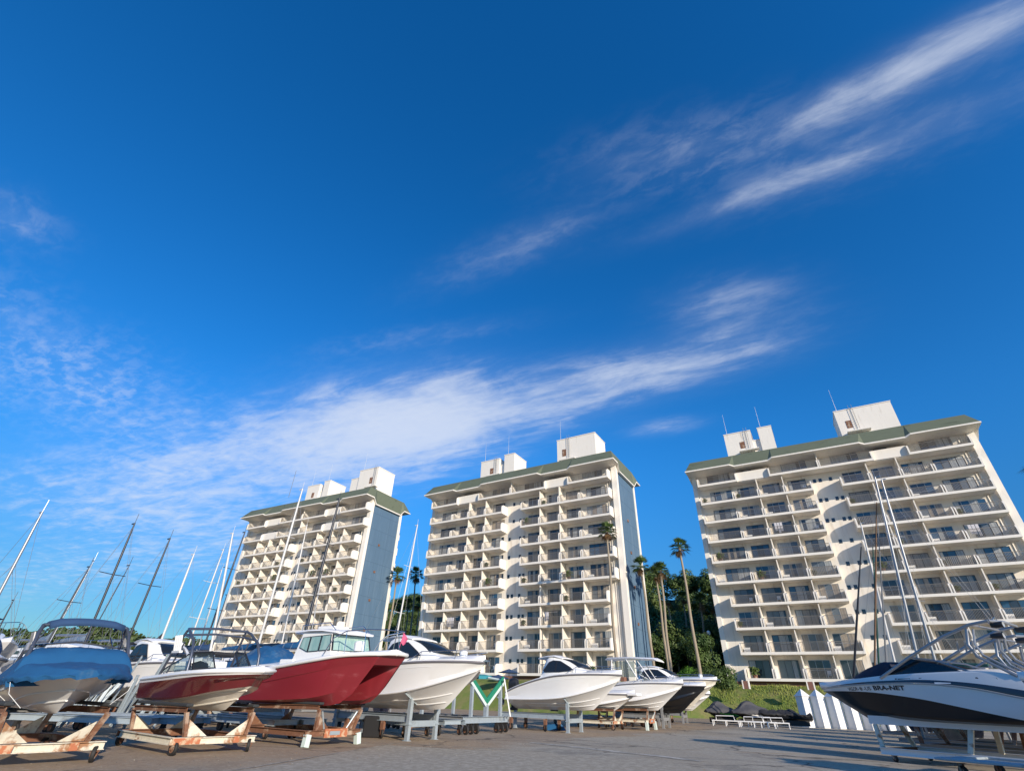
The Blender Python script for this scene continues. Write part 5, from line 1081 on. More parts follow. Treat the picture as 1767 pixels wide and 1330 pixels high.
R9 = dict(keel=[(-4.6, 0, .92), (-1, 0, .93), (.05, 0, .94), (.53, 0, .99)], s1=[(-4.6, .6, .98), (-1, .6, 1.0), (.3, .36, 1.07), (.95, 0, 1.24)],
          chine=[(-4.6, 1.05, 1.04), (-2, 1.05, 1.08), (-.5, .92, 1.17), (.6, .56, 1.34), (1.38, 0, 1.50)],
          chb=[(-4.6, 1.10, 1.09), (-2, 1.10, 1.14), (-.5, .96, 1.23), (.6, .60, 1.40), (1.45, 0, 1.55)],
          bw=[(-4.6, 1.13, 1.02), (-3.5, 1.15, 1.22), (-2.4, 1.14, 1.44), (-1.65, 1.12, 1.58), (-.78, 1.03, 1.69), (-.14, .92, 1.75), (.6, .74, 1.775), (1.4, .41, 1.785), (1.87, 0, 1.79)],
          st0=[(-4.6, 1.16, 1.52), (-3.95, 1.17, 1.65), (-2.98, 1.18, 1.85), (-1.8, 1.16, 1.965), (-.4, 1.04, 1.965), (.6, .82, 1.93), (1.4, .43, 1.885), (1.93, 0, 1.865)],
          st1=[(-4.6, 1.15, 1.70), (-4.03, 1.16, 1.82), (-3.03, 1.17, 1.975), (-1.84, 1.15, 2.06), (-.4, 1.04, 2.035), (.6, .82, 1.975), (1.4, .43, 1.915), (1.955, 0, 1.89)],
          sheer=[(-4.6, 1.04, 1.98), (-4.1, 1.08, 2.10), (-3.5, 1.10, 2.21), (-2.5, 1.10, 2.22), (-.85, 1.04, 2.16), (.5, .80, 2.05), (1.4, .41, 1.96), (1.98, 0, 1.93)])
def wake9(label, M, tube='alu_tube', mats=('black_gel', 'white_gel', 'navy_gel_and_shade', 'white_gel'), full=True, xo=0.0, group='boats of the right hand row', tower_=True):
    bt = boat('wakeboard_boat', label, M, RT, .90, group)
    rows = {k: [(x + xo, y, z) for x, y, z in v] for k, v in R9.items()}; rs = hull_rows(rows, 34)
    m = MB(); add_hull(m, rs, lambda b, i: 0 if b < 4 else (1 if b == 4 else (2 if b == 5 else 3))); m.build('hull', [MT[k] for k in mats], bt, smooth=30)
    deck_mesh(rs[-1], .10, edge=.03).build('deck', MT['white_deck'], bt, smooth=45)
    m = MB(); side_rail(m, [a * .5 + b_ * .5 for a, b_ in zip(rs[5], rs[5])], .022, n=5); m.build('rub_rail', MT['grey_gel'], bt, smooth=60)
    cv = cover([(.55 + xo, .35, 2.07, 2.20, .7), (.30 + xo, .62, 2.10, 2.27, .7), (-.30 + xo, .82, 2.16, 2.50, .7), (-.70 + xo, .86, 2.18, 2.60, .75), (-.95 + xo, .9, 2.18, 2.56, .8)], .015, 5, .02); cv.build('bow_cover', MT['dark_navy_canvas'], bt, smooth=60)
    cv = cover([(-2.9 + xo, .98, 2.18, 2.30, .85), (-3.6 + xo, 1.0, 2.10, 2.20, .85), (-4.5 + xo, .98, 1.92, 2.02, .85)], .012, 3, .02); cv.build('cockpit_cover', MT['dark_navy_canvas'], bt, smooth=60)
    for s in (1, -1):
        pane_in(bt, [(-.78 + xo, s * .99, 2.20), (-2.95 + xo, s * 1.06, 2.23), (-2.5 + xo, s * .98, 2.42), (-1.66 + xo, s * .86, 2.62)], .014 * -s, 'tint', k=.88, name='windscreen')
        m = MB(); m.tube([(-.80 + xo, s * .98, 2.20), (-1.64 + xo, s * .86, 2.66), (-2.3 + xo, s * .94, 2.55), (-3.1 + xo, s * 1.05, 2.24)], .026, 6); m.build('windscreen_frame', MT['alu_tube'], bt, smooth=50)
    pane_in(bt, [(-.78 + xo, -.95, 2.20), (-.62 + xo, 0, 2.22), (-1.45 + xo, 0, 2.66), (-1.64 + xo, -.82, 2.62)], .012, 'tint', name='windscreen'); pane_in(bt, [(-.62 + xo, 0, 2.22), (-.78 + xo, .95, 2.20), (-1.64 + xo, .82, 2.62), (-1.45 + xo, 0, 2.66)], .012, 'tint', name='windscreen')
    if not tower_: return bt, rs
    m = MB()
    for s in (1, -1):
        m.tube([(-.70 + xo, s * 1.06, 2.12), (-1.76 + xo, s * 1.02, 2.68), (-2.7 + xo, s * .97, 3.12), (-3.5 + xo, s * .93, 3.40), (-3.95 + xo, s * .90, 3.46)], .042, 8)
        m.tube([(-3.40 + xo, s * .94, 3.30), (-3.30 + xo, s * 1.0, 2.90), (-3.42 + xo, s * 1.03, 2.60)], .050, 8); m.tube([(-3.55 + xo, s * .95, 3.28), (-3.46 + xo, s * 1.0, 2.90), (-3.56 + xo, s * 1.03, 2.60)], .03, 6)
        m.tube([(-3.38 + xo, s * 1.03, 2.62), (-4.10 + xo, s * 1.08, 2.12)], .042, 8); m.tube([(-3.56 + xo, s * 1.03, 2.62), (-4.3 + xo, s * 1.08, 2.08)], .032, 8)
    m.tube([(-3.95 + xo, -.9, 3.46), (-4.0 + xo, 0, 3.50), (-3.95 + xo, .9, 3.46)], .042, 8); m.tube([(-3.5 + xo, -.93, 3.40), (-3.5 + xo, .93, 3.40)], .03, 8)
    tw = m.build('tower', MT[tube], bt, smooth=50)
    for s in ((1, -1) if full else ()):
        for k, (dx, dz) in enumerate(((0, 0), (.10, -.27))):
            m = MB(); c = Vector((-4.02 + xo + dx, s * .78, 3.36 + dz)); rows_ = [[c + Vector((-h, rr * math.cos(a * .524), rr * math.sin(a * .524))) for a in range(12)] for rr, h in ((.0, -.09), (.06, -.09), (.075, .0), (.082, .18), (.072, .195), (0, .18))]
            m.grid(rows_, (lambda i, j: 1 if i > 3 else 0), True); m.build('speaker', [MT['black_plastic'], MT['grey_gel']], tw, smooth=40, loc=(0, 0, 0))
    if full:
        m = MB()
        for k in range(3):
            y = .95; m.tube([(-3.05 + xo - .18 * k, y + .05, 2.80), (-3.10 + xo - .18 * k, y + .28, 2.72), (-3.16 + xo - .18 * k, y + .30, 2.98)], .02, 6)
        m.build('board_rack', MT['alu_tube'], tw, loc=(0, 0, 0))
        m = MB(); m.tube([(-3.6 + xo, -.5, 3.42), (-3.7 + xo, -.5, 3.62), (-3.9 + xo, .2, 3.62), (-3.8 + xo, .5, 3.44)], .015, 6); m.build('rack_loop', MT['steel'], tw, loc=(0, 0, 0))
    return bt, rs
b9, rs9 = wake9('black and white wakeboat with lettering on its side and speakers on the tower', B9M)
# lettering follows the white topside band (port side)
def surf_y(x, z):
    lo_, hi_ = rs9[4], rs9[5]
    def at(row):
        for a, b_ in zip(row, row[1:]):
            if a.x <= x <= b_.x: t = (x - a.x) / max(b_.x - a.x, 1e-6); return a.lerp(b_, t)
        return row[-1]
    a, b_ = at(lo_), at(hi_); 
    if z > b_.z:
        c = at(rs9[7]); t = (z - b_.z) / max(c.z - b_.z, 1e-6); return b_.y + (c.y - b_.y) * min(t, 1)
    t = (z - a.z) / max(b_.z - a.z, 1e-6); return a.y + (b_.y - a.y) * max(0, min(1, t))
def lettering(txt, x0, x1, zf, hgt, bold, matl, par, shear=0.0, squash=1.0):
    cu = bpy.data.curves.new('lettering', 'FONT'); cu.body = txt; cu.size = 1.0; cu.offset = bold; cu.resolution_u = 3
    tmp = bpy.data.objects.new('tmp', cu); COL.objects.link(tmp)
    dg = bpy.context.evaluated_depsgraph_get(); dg.update(); me = bpy.data.meshes.new_from_object(tmp.evaluated_get(dg)); bpy.data.objects.remove(tmp)
    us = [v.co.x for v in me.vertices]; vs_ = [v.co.y for v in me.vertices]; u0, u1, v0, v1 = min(us), max(us), 0.0, 0.72
    for v in me.vertices:
        x = x0 + (x1 - x0) * (v.co.x - u0) / (u1 - u0); z = zf(x) + hgt * (v.co.y - v0) / (v1 - v0); v.co = (x, surf_y(x, z) + .006, z)
    me.materials.clear(); me.materials.append(MT[matl]); return place('lettering', me, par)
zf = lambda x: 1.795 - .01 * (x - .5) - .012 * (x + .4) ** 2 + .0
lettering('VIGOR-', .56, .16, zf, .098, .012, 'ink_black', b9); lettering('-US', -.02, -.27, zf, .098, .012, 'ink_black', b9)
m = MB()
for r0, r1 in ((.048, .034), (.022, .0)):
    n = 18; a = [(.075 + r0 * math.cos(k * 6.283 / n), zf(.07) + .044 + r0 * math.sin(k * 6.283 / n)) for k in range(n)]; b_ = [(.075 + r1 * math.cos(k * 6.283 / n), zf(.07) + .044 + r1 * math.sin(k * 6.283 / n)) for k in range(n)]
    m.grid([[(x, surf_y(x, z) + .007, z) for x, z in a], [(x, surf_y(x, z) + .007, z) for x, z in b_]], close=True)
m.build('emblem', MT['ink_black'], b9)
lettering('BRA-NET', -.36, -1.32, zf, .118, .030, 'ink_black', b9)
lettering('YAMAHA', -3.30, -3.68, lambda x: 2.045, .05, .0, 'ink_black', b9)
m = MB(); n = 14; m.add([(-3.22 + .038 * math.cos(k * 6.283 / n), surf_y(-3.22, 2.07) + .008, 2.07 + .038 * math.sin(k * 6.283 / n)) for k in range(n)], [list(range(n))]); m.build('emblem', MT['ink_black'], b9)
for x0, x1, z0, z1, mm in ((-1.12, -1.18, 2.055, 2.105, 'ink_black'), (-1.20, -1.56, 2.06, 2.10, 'ink_black'), (-1.60, -1.74, 2.065, 2.09, 'grey_gel'), (-1.80, -1.87, 2.06, 2.11, 'navy_gel_and_shade'), (-2.18, -2.58, 1.955, 1.925 + .07, 'ink_white')):
    m = MB(); P4 = [(x0, z0), (x1, z0), (x1, z1), (x0, z1)]; m.add([(x, surf_y(x, z) + .012, z) for x, z in P4], [(0, 1, 2, 3)]); m.build('decal', MT[mm], b9)
# the row continues: two more wakeboats behind, and one just past the frame that shades the paving
def rp(p, q): return (p * .875 - q * .485, p * .485 + q * .875)
for i, (p, q, lab, mm) in enumerate(((24.2, 11.2, 'dark navy wakeboat with a grey tower, second in the right hand row', ('navy_gel_and_shade', 'navy_gel_and_shade', 'white_gel', 'navy_gel_and_shade')), (28.6, 12.4, 'black wakeboat with pale stripe, third in the right hand row', ('black_gel', 'black_gel', 'grey_gel', 'black_gel')), (15.8, 3.2, 'grey wakeboat just outside the right edge of the view', ('grey_gel', 'white_gel', 'navy_gel_and_shade', 'white_gel')), (11.6, -1.0, 'white wakeboat farther outside the right edge of the view', ('white_gel', 'white_gel', 'grey_gel', 'white_gel')))):
    wake_dolly('dull grey beam dolly under the %s' % lab.split(',')[0].replace(' with a grey tower', '').replace(' with pale stripe', '').replace(' just outside the right edge of the view', ' beside the view'), rp(p, q), mtl='galv_dull'); wake9(lab, rp(p, q), tube='mast_alu' if i == 0 else 'dark_tube', mats=mm, full=False, tower_=i != 1)
# empty galvanised trailer in the nearest slot
t = thing('empty_dolly', 'empty pale blue galvanised dolly at the bottom right corner of the yard', 'boat dolly', (*rp(16.9, 7.4), 0), -R_(RT))
for s in (1, -1):
    m = MB(); m.beam((0, s * .9, .36), (-3.6, s * .9, .36), .5, .05); m.build('side_plate', MT['galv'], t, bevel=.01)
    for x0 in (-.4, -3.1): caster(t, x0, s * .9, r=.13, top=.30, yaw=.5)
    m = MB(); m.tube([(-2.2, s * .9, .38), (-2.2, s * .9, .60)], .09, 10); m.build('support_post', MT['galv'], t, smooth=50)
for x0 in (-.2, -3.2):
    m = MB(); m.beam((x0, -.65, .36), (x0, .65, .36), .3, .05); m.build('cross_plate', MT['galv'], t, bevel=.01)

# ------------------------------------------------------------------ sailing yachts laid up on cradles
YACHTS = [
 # mast foot, mast head, heading, radius, mast material, cover, label
 ((-17.93, 18.83), (-18.00, 18.76, 6.83), 33, .060, 'mast_alu', 'blue_canvas', 'yacht at the left edge, its pale mast beyond the blue covered boat', False),
 ((-30.45, 33.13), (-30.49, 33.10, 5.55), 30, .050, 'mast_dark', 'navy_canvas', 'small yacht with a short dark mast at the left edge before the hill', False),
 ((-33.14, 37.44), (-33.15, 37.43, 4.64), 36, .045, 'mast_dark', 'navy_canvas', 'small yacht with the shortest dark mast at the far left', False),
 ((-22.85, 27.82), (-22.67, 27.97, 6.67), 31, .050, 'mast_dark', 'blue_canvas', 'yacht with a slim dark mast rising left of the navy bimini', True),
 ((-24.06, 29.41), (-23.87, 29.57, 7.31), 34, .035, 'mast_alu', 'grey_canvas', 'yacht with a thin grey mast beside the slim dark mast', False),
 ((-18.06, 23.95), (-18.17, 23.87, 7.93), 31, .065, 'mast_dark', 'navy_canvas', 'yacht with a tall dark mast and two pairs of spreaders above the navy bimini', True),
 ((-21.65, 28.77), (-21.32, 29.01, 7.01), 29, .035, 'mast_dark', 'grey_canvas', 'yacht with a thin dark mast right of the tall two spreader mast', False),
 ((-17.98, 26.47), (-17.95, 26.49, 7.93), 32, .065, 'mast_dark', 'blue_canvas', 'yacht with a dark mast and white backstay, between the two wakeboard towers', True),
 ((-17.91, 28.90), (-17.88, 28.92, 7.71), 31, .070, 'mast_white', 'black_canvas', 'yacht with a plain white mast left of the bare tubular tower', False),
 ((-20.75, 36.52), (-20.62, 36.59, 9.82), 30, .065, 'mast_white', 'blue_canvas', 'yacht with a white mast and one short spreader, left of three grouped masts', True),
 ((-16.70, 31.90), (-17.49, 31.45, 9.64), 31, .085, 'mast_white', 'navy_canvas', 'yacht with the brightest white mast, just left of the farthest tower', False),
 ((-22.08, 40.35), (-22.27, 40.25, 9.09), 33, .060, 'mast_white', 'grey_canvas', 'yacht with a white mast between the two tallest masts beside the farthest tower', False),
 ((-18.05, 33.44), (-17.86, 33.54, 10.30), 31, .070, 'mast_dark', 'navy_canvas', 'yacht with a dark blue mast against the left edge of the farthest tower', True),
 ((-24.29, 45.98), (-24.28, 45.98, 8.21), 30, .065, 'mast_dark', 'blue_canvas', 'yacht with a shorter dark mast at the foot of the farthest tower', False),
 ((-13.36, 30.17), (-13.30, 30.20, 12.25), 31, .085, 'mast_white', 'blue_canvas', 'yacht with a thick white mast crossing the middle of the farthest tower', True),
 ((-14.85, 37.14), (-15.21, 37.00, 11.91), 33, .070, 'mast_white', 'grey_canvas', 'yacht with a slim white mast left of the black mast', False),
 ((-10.27, 28.19), (-10.09, 28.25, 11.04), 31, .095, 'mast_dark', 'blue_canvas', 'yacht with a thick black mast in front of the farthest tower', True),
 ((-15.16, 43.43), (-15.58, 43.28, 10.95), 30, .055, 'mast_alu', 'navy_canvas', 'yacht with a light grey mast right of the black mast', False),
 ((-7.80, 39.23), (-7.28, 39.33, 12.88), 31, .080, 'mast_white', 'blue_canvas', 'yacht with a white mast in the gap between the first two towers', True),
 ((21.04, 27.98), (22.05, 27.16, 13.08), RT, .095, 'mast_alu', 'teal_canvas', 'yacht with the left of the two bright leaning masts before the nearest tower', True),
 ((24.68, 31.49), (25.44, 30.86, 14.53), RT, .105, 'mast_alu', 'navy_canvas', 'yacht with the right hand, tallest mast before the nearest tower', True),
 ((26.57, 37.56), (27.41, 36.93, 13.47), RT, .095, 'mast_white', 'brown_canvas', 'yacht with a white mast left of the leaning pair before the nearest tower', False),
]
YH = MB(); _rs = hull_rows(scaled(SAIL, -4.3, 7.9, 1.22, .75, 2.25), 18); add_hull(YH, _rs, lambda b, i: 1 if b == 0 else 0)
Y_HULL = YH.mesh('hull', [MT['white_gel'], MT['navy_gel_and_shade']], 35)
Y_DECK = deck_mesh(_rs[-1], .10, edge=.05).mesh('deck', MT['white_deck'], 40)
m = MB(); m.prism([(-.9, -.09, .95), (.9, -.09, .95), (.55, -.07, .22), (-.55, -.07, .22)], (0, .16, 0)); Y_KEEL = m.mesh('keel', MT['navy_gel_and_shade']); m = MB(); m.box(-4.15, -3.95, -.03, .03, .5, 1.3); Y_RUD = m.mesh('rudder', MT['navy_gel_and_shade'])
m = MB(); rw = []
for x, w, z in ((1.7, .25, 2.35), (1.2, .55, 2.56), (.4, .72, 2.66), (-1.3, .75, 2.66), (-1.5, .75, 2.40)): rw.append([(x, -w, 2.28), (x, -w * .9, z), (x, 0, z + .06), (x, w * .9, z), (x, w, 2.28)])
m.grid(rw); m.add(rw[-1], [list(range(5))]); Y_CAB = m.mesh('coachroof', MT['white_deck'], 40)
m = MB()
for s in (1, -1): m.box(-1.0, -.2, s * .735 - .012, s * .735 + .012, 2.40, 2.54); m.box(.05, .7, s * .70 - .012, s * .70 + .012, 2.40, 2.53)
Y_PORT = m.mesh('window', MT['glass_dark'])
m = MB()
for s in (1, -1):
    m.tube([(p.x, s * p.y * .95, p.z + .55) for p in _rs[-1]][::2], .010, 4); 
    for p in _rs[-1][1:-1:3]: m.tube([(p.x, s * p.y * .95, p.z), (p.x, s * p.y * .95, p.z + .55)], .012, 4)
Y_RAIL = m.mesh('guard_rail', MT['steel'])
def cradle():
    t = thing('yacht_cradle', 'plain grey steel cradle propping up a laid up yacht', 'cradle', (0, 0, 0), 0, 'cradles under the yachts')
    m = MB()
    for s in (1, -1): m.ibeam((-2.4, s * .8, .12), (2.0, s * .8, .12), .12, .14)
    for x in (-2.2, 0, 1.8): m.ibeam((x, -.74, .12), (x, .74, .12), .12, .13)
    m.build('base_frame', MT['galv_dull'], t)
    for x, h in ((-2.0, 1.42), (1.6, 1.42)):
        for s in (1, -1):
            m = MB(); m.beam((x, s * .80, .19), (x, s * .98, h), .09, .09, up=(1, 0, 0)); m.beam((x - .2, s * .96, h + .03), (x + .2, s * .96, h + .03), .2, .05); m.build('post', MT['galv_dull'], t)
    return t
CR = None
for i, (f0, tp, hd, rad, mm, cv, lab, spr) in enumerate(YACHTS):
    th = -R_(hd + (0 if hd < 0 else random.uniform(-3, 3))); ex, ey = math.cos(th), math.sin(th)
    ox, oy = f0[0] - .35 * ex, f0[1] - .35 * ey
    t = thing('sailing_yacht', lab, 'yacht', (ox, oy, 0), th, 'yachts laid up in the yard', drop=.22)
    for me in (Y_HULL, Y_DECK, Y_KEEL, Y_RUD): place(me.name.split('.')[0], me, t)
    ca = place('coachroof', Y_CAB, t); place('window', Y_PORT, ca); place('guard_rail', Y_RAIL, t)
    inv = Matrix.Rotation(-th, 3, 'Z')
    def loc(p): return inv @ (Vector(p) - Vector((ox, oy, 0)))
    b0 = loc((f0[0], f0[1], 2.62)); b1 = loc(tp); L = (b1 - b0).length
    m = MB(); m.tube([b0, b0.lerp(b1, .75), b1], [rad * .8, rad * .76, rad * .5], 8); m.tube([b1, b1 + Vector((0, 0, .45))], .012, 5); m.box(b1.x - .25, b1.x + .02, b1.y - .015, b1.y + .015, b1.z - .06, b1.z); mo = m.build('mast', MT[mm], t, smooth=60)
    m = MB()
    ks = (.36, .68) if L > 7 else (.55,)
    if spr:
        for k in ks:
            c = b0.lerp(b1, k); w = .62 - .12 * k; m = MB(); m.tube([c + Vector((-.12, -w, .04)), c, c + Vector((-.12, w, .04))], .018, 5); m.build('spreader', MT[mm], mo, loc=(0, 0, 0))
    m = MB(); bw, st = Vector((3.5, 0, 2.3)), Vector((-4.2, 0, 2.3)); hi = b0.lerp(b1, .97)
    for q in ((bw, hi), (st, hi)): m.tube(q, .006, 4)
    for s in (1, -1):
        k = ks[0] if spr else .5; c = b0.lerp(b1, k) + Vector((-.12, s * (.58 if spr else .02), .04)); m.tube([Vector((b0.x - .2, s * 1.1, 2.25)), c, b0.lerp(b1, .95)], .0055, 4); m.tube([Vector((b0.x + .25, s * 1.05, 2.25)), b0.lerp(b1, ks[0])], .005, 4)
    m.build('rigging', MT['wire'], t)
    m = MB(); bz = 3.05; m.tube([(b0.x - .08, 0, bz), (b0.x - 3.0, 0, bz + .06)], .045, 8); bo = m.build('boom', MT['mast_alu'], t)
    if i % 2 == 0 or hd < 0:
        m = MB(); m.tube([(b0.x - .05, 0, bz + .55), (b0.x - .25, 0, bz + .20), (b0.x - 1.2, 0, bz + .17), (b0.x - 2.9, 0, bz + .11)], [.05, .17, .15, .07], 8); m.build('sail_cover', MT[cv], bo, smooth=60, loc=(0, 0, 0))
    if i in (0, 10, 16): 
        m = MB(); m.tube([(-3.9, -1.0, 2.5), (-3.6, -1.0, 3.2), (-1.6, -1.0, 3.25)], .016, 5); m.tube([(-3.9, 1.0, 2.5), (-3.6, 1.0, 3.2), (-1.6, 1.0, 3.25)], .016, 5); m.grid([[(-3.6, -1.0, 3.2), (-3.6, 0, 3.32), (-3.6, 1.0, 3.2)], [(-1.6, -1.0, 3.25), (-1.6, 0, 3.38), (-1.6, 1.0, 3.25)]]); m.build('cockpit_awning', MT['blue_canvas'], t)
    c = cradle() if CR is None else copy_tree(CR); CR = CR or c; c.location = (ox, oy, 0); c.rotation_euler = (0, 0, th)
    YJ = {19: [((20.94, 31.71, 2.4), (21.75, 27.42, 11.6), .055, 'brown_canvas')], 20: [((24.3, 35.6, 2.4), (24.67, 31.48, 12.18), .05, 'mast_alu'), ((24.0, 35.9, 2.4), (23.99, 32.01, 10.28), .055, 'teal_canvas')], 21: [((26.1, 42.2, 2.4), (27.01, 37.24, 11.72), .075, 'mast_dark')]}
    for p, q, r_, mt in YJ.get(i, []):
        a, b_ = loc(p), loc(q); m = MB(); m.tube([a, a.lerp(b_, .06), a.lerp(b_, .5), b_], [r_ * .5, r_, r_, r_ * .5], 8); m.build('furled_jib', MT[mt], t, smooth=60)

# ------------------------------------------------------------------ open boats and cruisers glimpsed behind the first row
b_, _ = cruiser('white cruiser with a flying bridge glimpsed between the first two boats', (-14.6, 24.6), 33, -3.5, 6.2, 1.2, .75, 2.1, cab=(.6, -.5, -1.6, -1.9, 3.0, .95, .8)); galv_dolly('galvanised dolly under the cruiser glimpsed between the first two boats', (-15.0, 24.9), 33, yl=.7, L=3.0, zt=1.1)
b_, _ = cruiser('white boat with a black canvas roof, glimpsed behind the maroon bowrider', (-13.2, 27.2), 31, -3.5, 6.0, 1.2, .75, 2.0); m = MB(); m.box(-1.9, .0, -.85, .85, 2.6, 2.74); m.build('canvas_roof', MT['black_canvas'], b_, bevel=.05); m = MB()
for x in (-1.8, -.1):
    for y in (-.8, .8): m.tube([(x, y, 2.0), (x, y, 2.62)], .02, 5)
m.build('roof_frame', MT['steel'], b_); galv_dolly('galvanised dolly under the boat with a black canvas roof', (-13.7, 27.5), 31, yl=.7, L=3.0, zt=1.05)
b_, _ = cruiser('white cruiser at the left edge with its bow behind the blue covered boat', (-22.5, 23.2), 31, -3.5, 6.0, 1.2, .75, 2.0, cab=(.6, -.4, -1.4, -1.7, 2.8, .95, .8)); galv_dolly('galvanised dolly under the cruiser at the left edge', (-23.0, 23.5), 31, yl=.7, L=3.0, zt=1.05)
b_, _ = cruiser('white boat under a bright blue cockpit cover, between the bowrider and the red catamaran', (-8.6, 22.6), 31, -4.2, 6.0, 1.15, .85, 2.05, rails=False); galv_dolly('galvanised dolly under the boat with the bright blue cockpit cover', (-9.1, 22.9), 31, yl=.7, L=3.2, zt=1.1)
cover([(.1, .45, 2.12, 2.30, .7), (-.5, .8, 2.14, 2.62, .6), (-1.2, 1.0, 2.1, 2.80, .5), (-2.4, 1.0, 2.0, 2.50, .5), (-3.9, .95, 1.7, 2.10, .5)], .04, 12, .05).build('cockpit_cover', MT['blue_canvas'], b_, smooth=60)
m = MB(); m.lathe([(0, 0), (.35, .03), (.8, .25), (1.0, .62), (.9, .9), (.55, 1.12), (0, 1.2)], n=14); 
bb, _ = cruiser('bright blue canvas topped boat cut off by the left edge of the view', (-15.1, 15.6), 26, -3.5, 5.4, 1.1, .75, 1.75, rails=False); rusty_dolly('rusted dolly cut off by the left edge of the view', (-15.4, 15.8), 26, W=.9, L=2.6, patch=False, front='rust')
cover([(.9, .4, 1.80, 1.98, .7), (.3, .8, 1.8, 2.45, .6), (-.6, 1.05, 1.75, 2.75, .6), (-2.0, 1.0, 1.6, 2.2, .5), (-3.4, .95, 1.4, 1.8, .5)], .03, 22, .15).build('boat_cover', MT['blue_canvas'], bb, smooth=60)

# ------------------------------------------------------------------ covered jet skis and their low white carts
def jetski(label, x, y, rz, L=2.9, mtl='grey_cover', hull='green_bright', h=1.55, seed=0):
    t = thing('covered_jet_ski', label, 'jet ski', (x, y, 0), rz, 'covered jet skis by the lawn bank')
    r_ = hull_rows(scaled(WAKE, -L / 2, L, .58, .42, .92), 14); m = MB(); add_hull(m, r_, lambda b, i: 1 if b > 3 else 0); m.build('hull', [MT['black_gel'], MT[hull]], t, smooth=35)
    cover([(L / 2 + .02, .16, .86, .98, .6), (L * .36, .42, .84, 1.10, .6), (L * .16, .58, .82, h - .05, .35), (0.0, .62, .82, h, .30), (-L * .18, .6, .82, h - .28, .4), (-L * .34, .58, .8, h - .40, .45), (-L / 2, .46, .78, .98, .5)], .02, seed, .06).build('cover', MT[mtl], t, smooth=50)
    m = MB()
    for s in (1, -1): m.box(-L * .4, L * .3, s * .34 - .06, s * .34 + .06, .12, .46)
    m.build('stand', MT['black'], t); return t
jetski('grey covered jet ski with a bright green hull, leftmost on the yard edge', 17.9, 47.4, R_(200), seed=1)
jetski('large dark grey covered jet ski in the middle, cover gathered in folds', 19.9, 46.2, R_(185), L=3.2, hull='white_gel', h=1.62, seed=5)
jetski('black covered jet ski left of the pair nearest the white booths', 21.5, 45.6, R_(172), L=2.7, mtl='black_canvas', hull='black_gel', h=1.12, seed=9)
jetski('black covered jet ski beside the white booths', 22.7, 45.3, R_(165), L=2.6, mtl='black_canvas', hull='black_gel', h=1.18, seed=14)
def cart(label, x, y, rz):
    t = thing('low_cart', label, 'cart', (x, y, 0), rz, 'low white jet ski carts'); m = MB()
    for s in (.32, -.32): m.beam((-.95, s, .34), (.95, s, .34), .07, .06)
    for xx in (-.9, 0, .9): m.beam((xx, -.32, .34), (xx, .32, .34), .06, .055)
    m.build('frame', MT['white_paint'], t); 
    for xx in (-.9, 0, .9):
        m = MB(); m.tube([(xx, -.32, .33), (xx, -.36, 0)], .03, 6); m.tube([(xx, .32, .33), (xx, .36, 0)], .03, 6); m.build('leg', MT['white_paint'], t)
    m = MB(); m.tube([(-.7, .2, .36), (-.68, .2, .62), (.55, .2, .64), (.6, .2, .36)], .03, 6); m.build('hoop', MT['white_paint'], t)
cart('low white cart with a hoop in front of the green jet ski', 16.7, 43.4, R_(-28)); cart('low white cart in front of the large grey jet ski', 18.4, 42.5, R_(-30)); cart('low white cart nearest the white booths', 19.6, 41.9, R_(-24)); cart('low white cart tucked behind the one nearest the booths', 19.2, 43.0, R_(-40))

# ------------------------------------------------------------------ row of white booths with pyramid roofs, pillars, parasols
for i in range(9):
    x, y = 24.75 + .88 * 1.05 * i, 47.0 - .52 * 1.05 * i
    t = thing('booth', 'white booth with a pyramid roof, %s' % ['leftmost of its row and wholly clear of the boat', 'second from the left in its row', 'third from the left, just left of the boat bow', 'fourth from the left, its foot below the boat bow', 'fifth from the left, partly behind the boat bow', 'sixth from the left, seen below the hull', 'seventh from the left, behind the hull', 'eighth from the left, behind the hull', 'last of its row, behind the hull'][i], 'booth', (x, y, 0), R_(14.8), 'white booths in a row')
    m = MB(); m.box(-.37, .37, -.37, .37, 0, 2.10); m.build('body', MT['white_paint'], t)
    m = MB(); m.add([(-.44, -.44, 2.10), (.44, -.44, 2.10), (.44, .44, 2.10), (-.44, .44, 2.10), (0, 0, 2.62)], [(0, 1, 4), (1, 2, 4), (2, 3, 4), (3, 0, 4), (0, 3, 2, 1)]); m.build('roof', MT['white_paint'], t)
    m = MB(); m.box(-.377, -.371, -.33, .33, .1, 2.02); m.build('side_panel', MT['white_paint'], t)
    m = MB(); m.box(-.31, .31, -.377, -.371, .08, 2.0); m.build('door', MT['white_paint'], t)
def pillar(label, x, y, z):
    t = thing('brick_pillar', label, 'pillar', (x, y, z), R_(-31)); m = MB(); m.box(-.24, .24, -.2, .2, 0, .75); m.build('brickwork', MT['brick'], t)
    for s in (1, -1):
        m = MB(); m.box(s * .31 - .06, s * .31 + .06, -.22, .22, 0, .82); m.build('pier', MT['stucco_white'], t)
pillar('short red brick pillar between white piers below the nearest tower', 27.2, 63.0, 2.9)
pillar('half hidden red brick pillar behind the bow of the black and white boat', 32.6, 59.6, 2.9)
def parasol(label, x, y, z, r):
    t = thing('parasol', label, 'parasol', (x, y, z), 0.4, 'parasols on the terrace'); m = MB(); m.tube([(0, 0, 0), (0, 0, 1.9)], .03, 6); m.build('pole', MT['wood'], t)
    m = MB(); n = 8; m.add([(r * math.cos(k * .785), r * math.sin(k * .785), 1.55) for k in range(n)] + [(0, 0, 2.0)], [(k, (k + 1) % n, n) for k in range(n)]); m.build('canopy', MT['navy_canvas'], t)
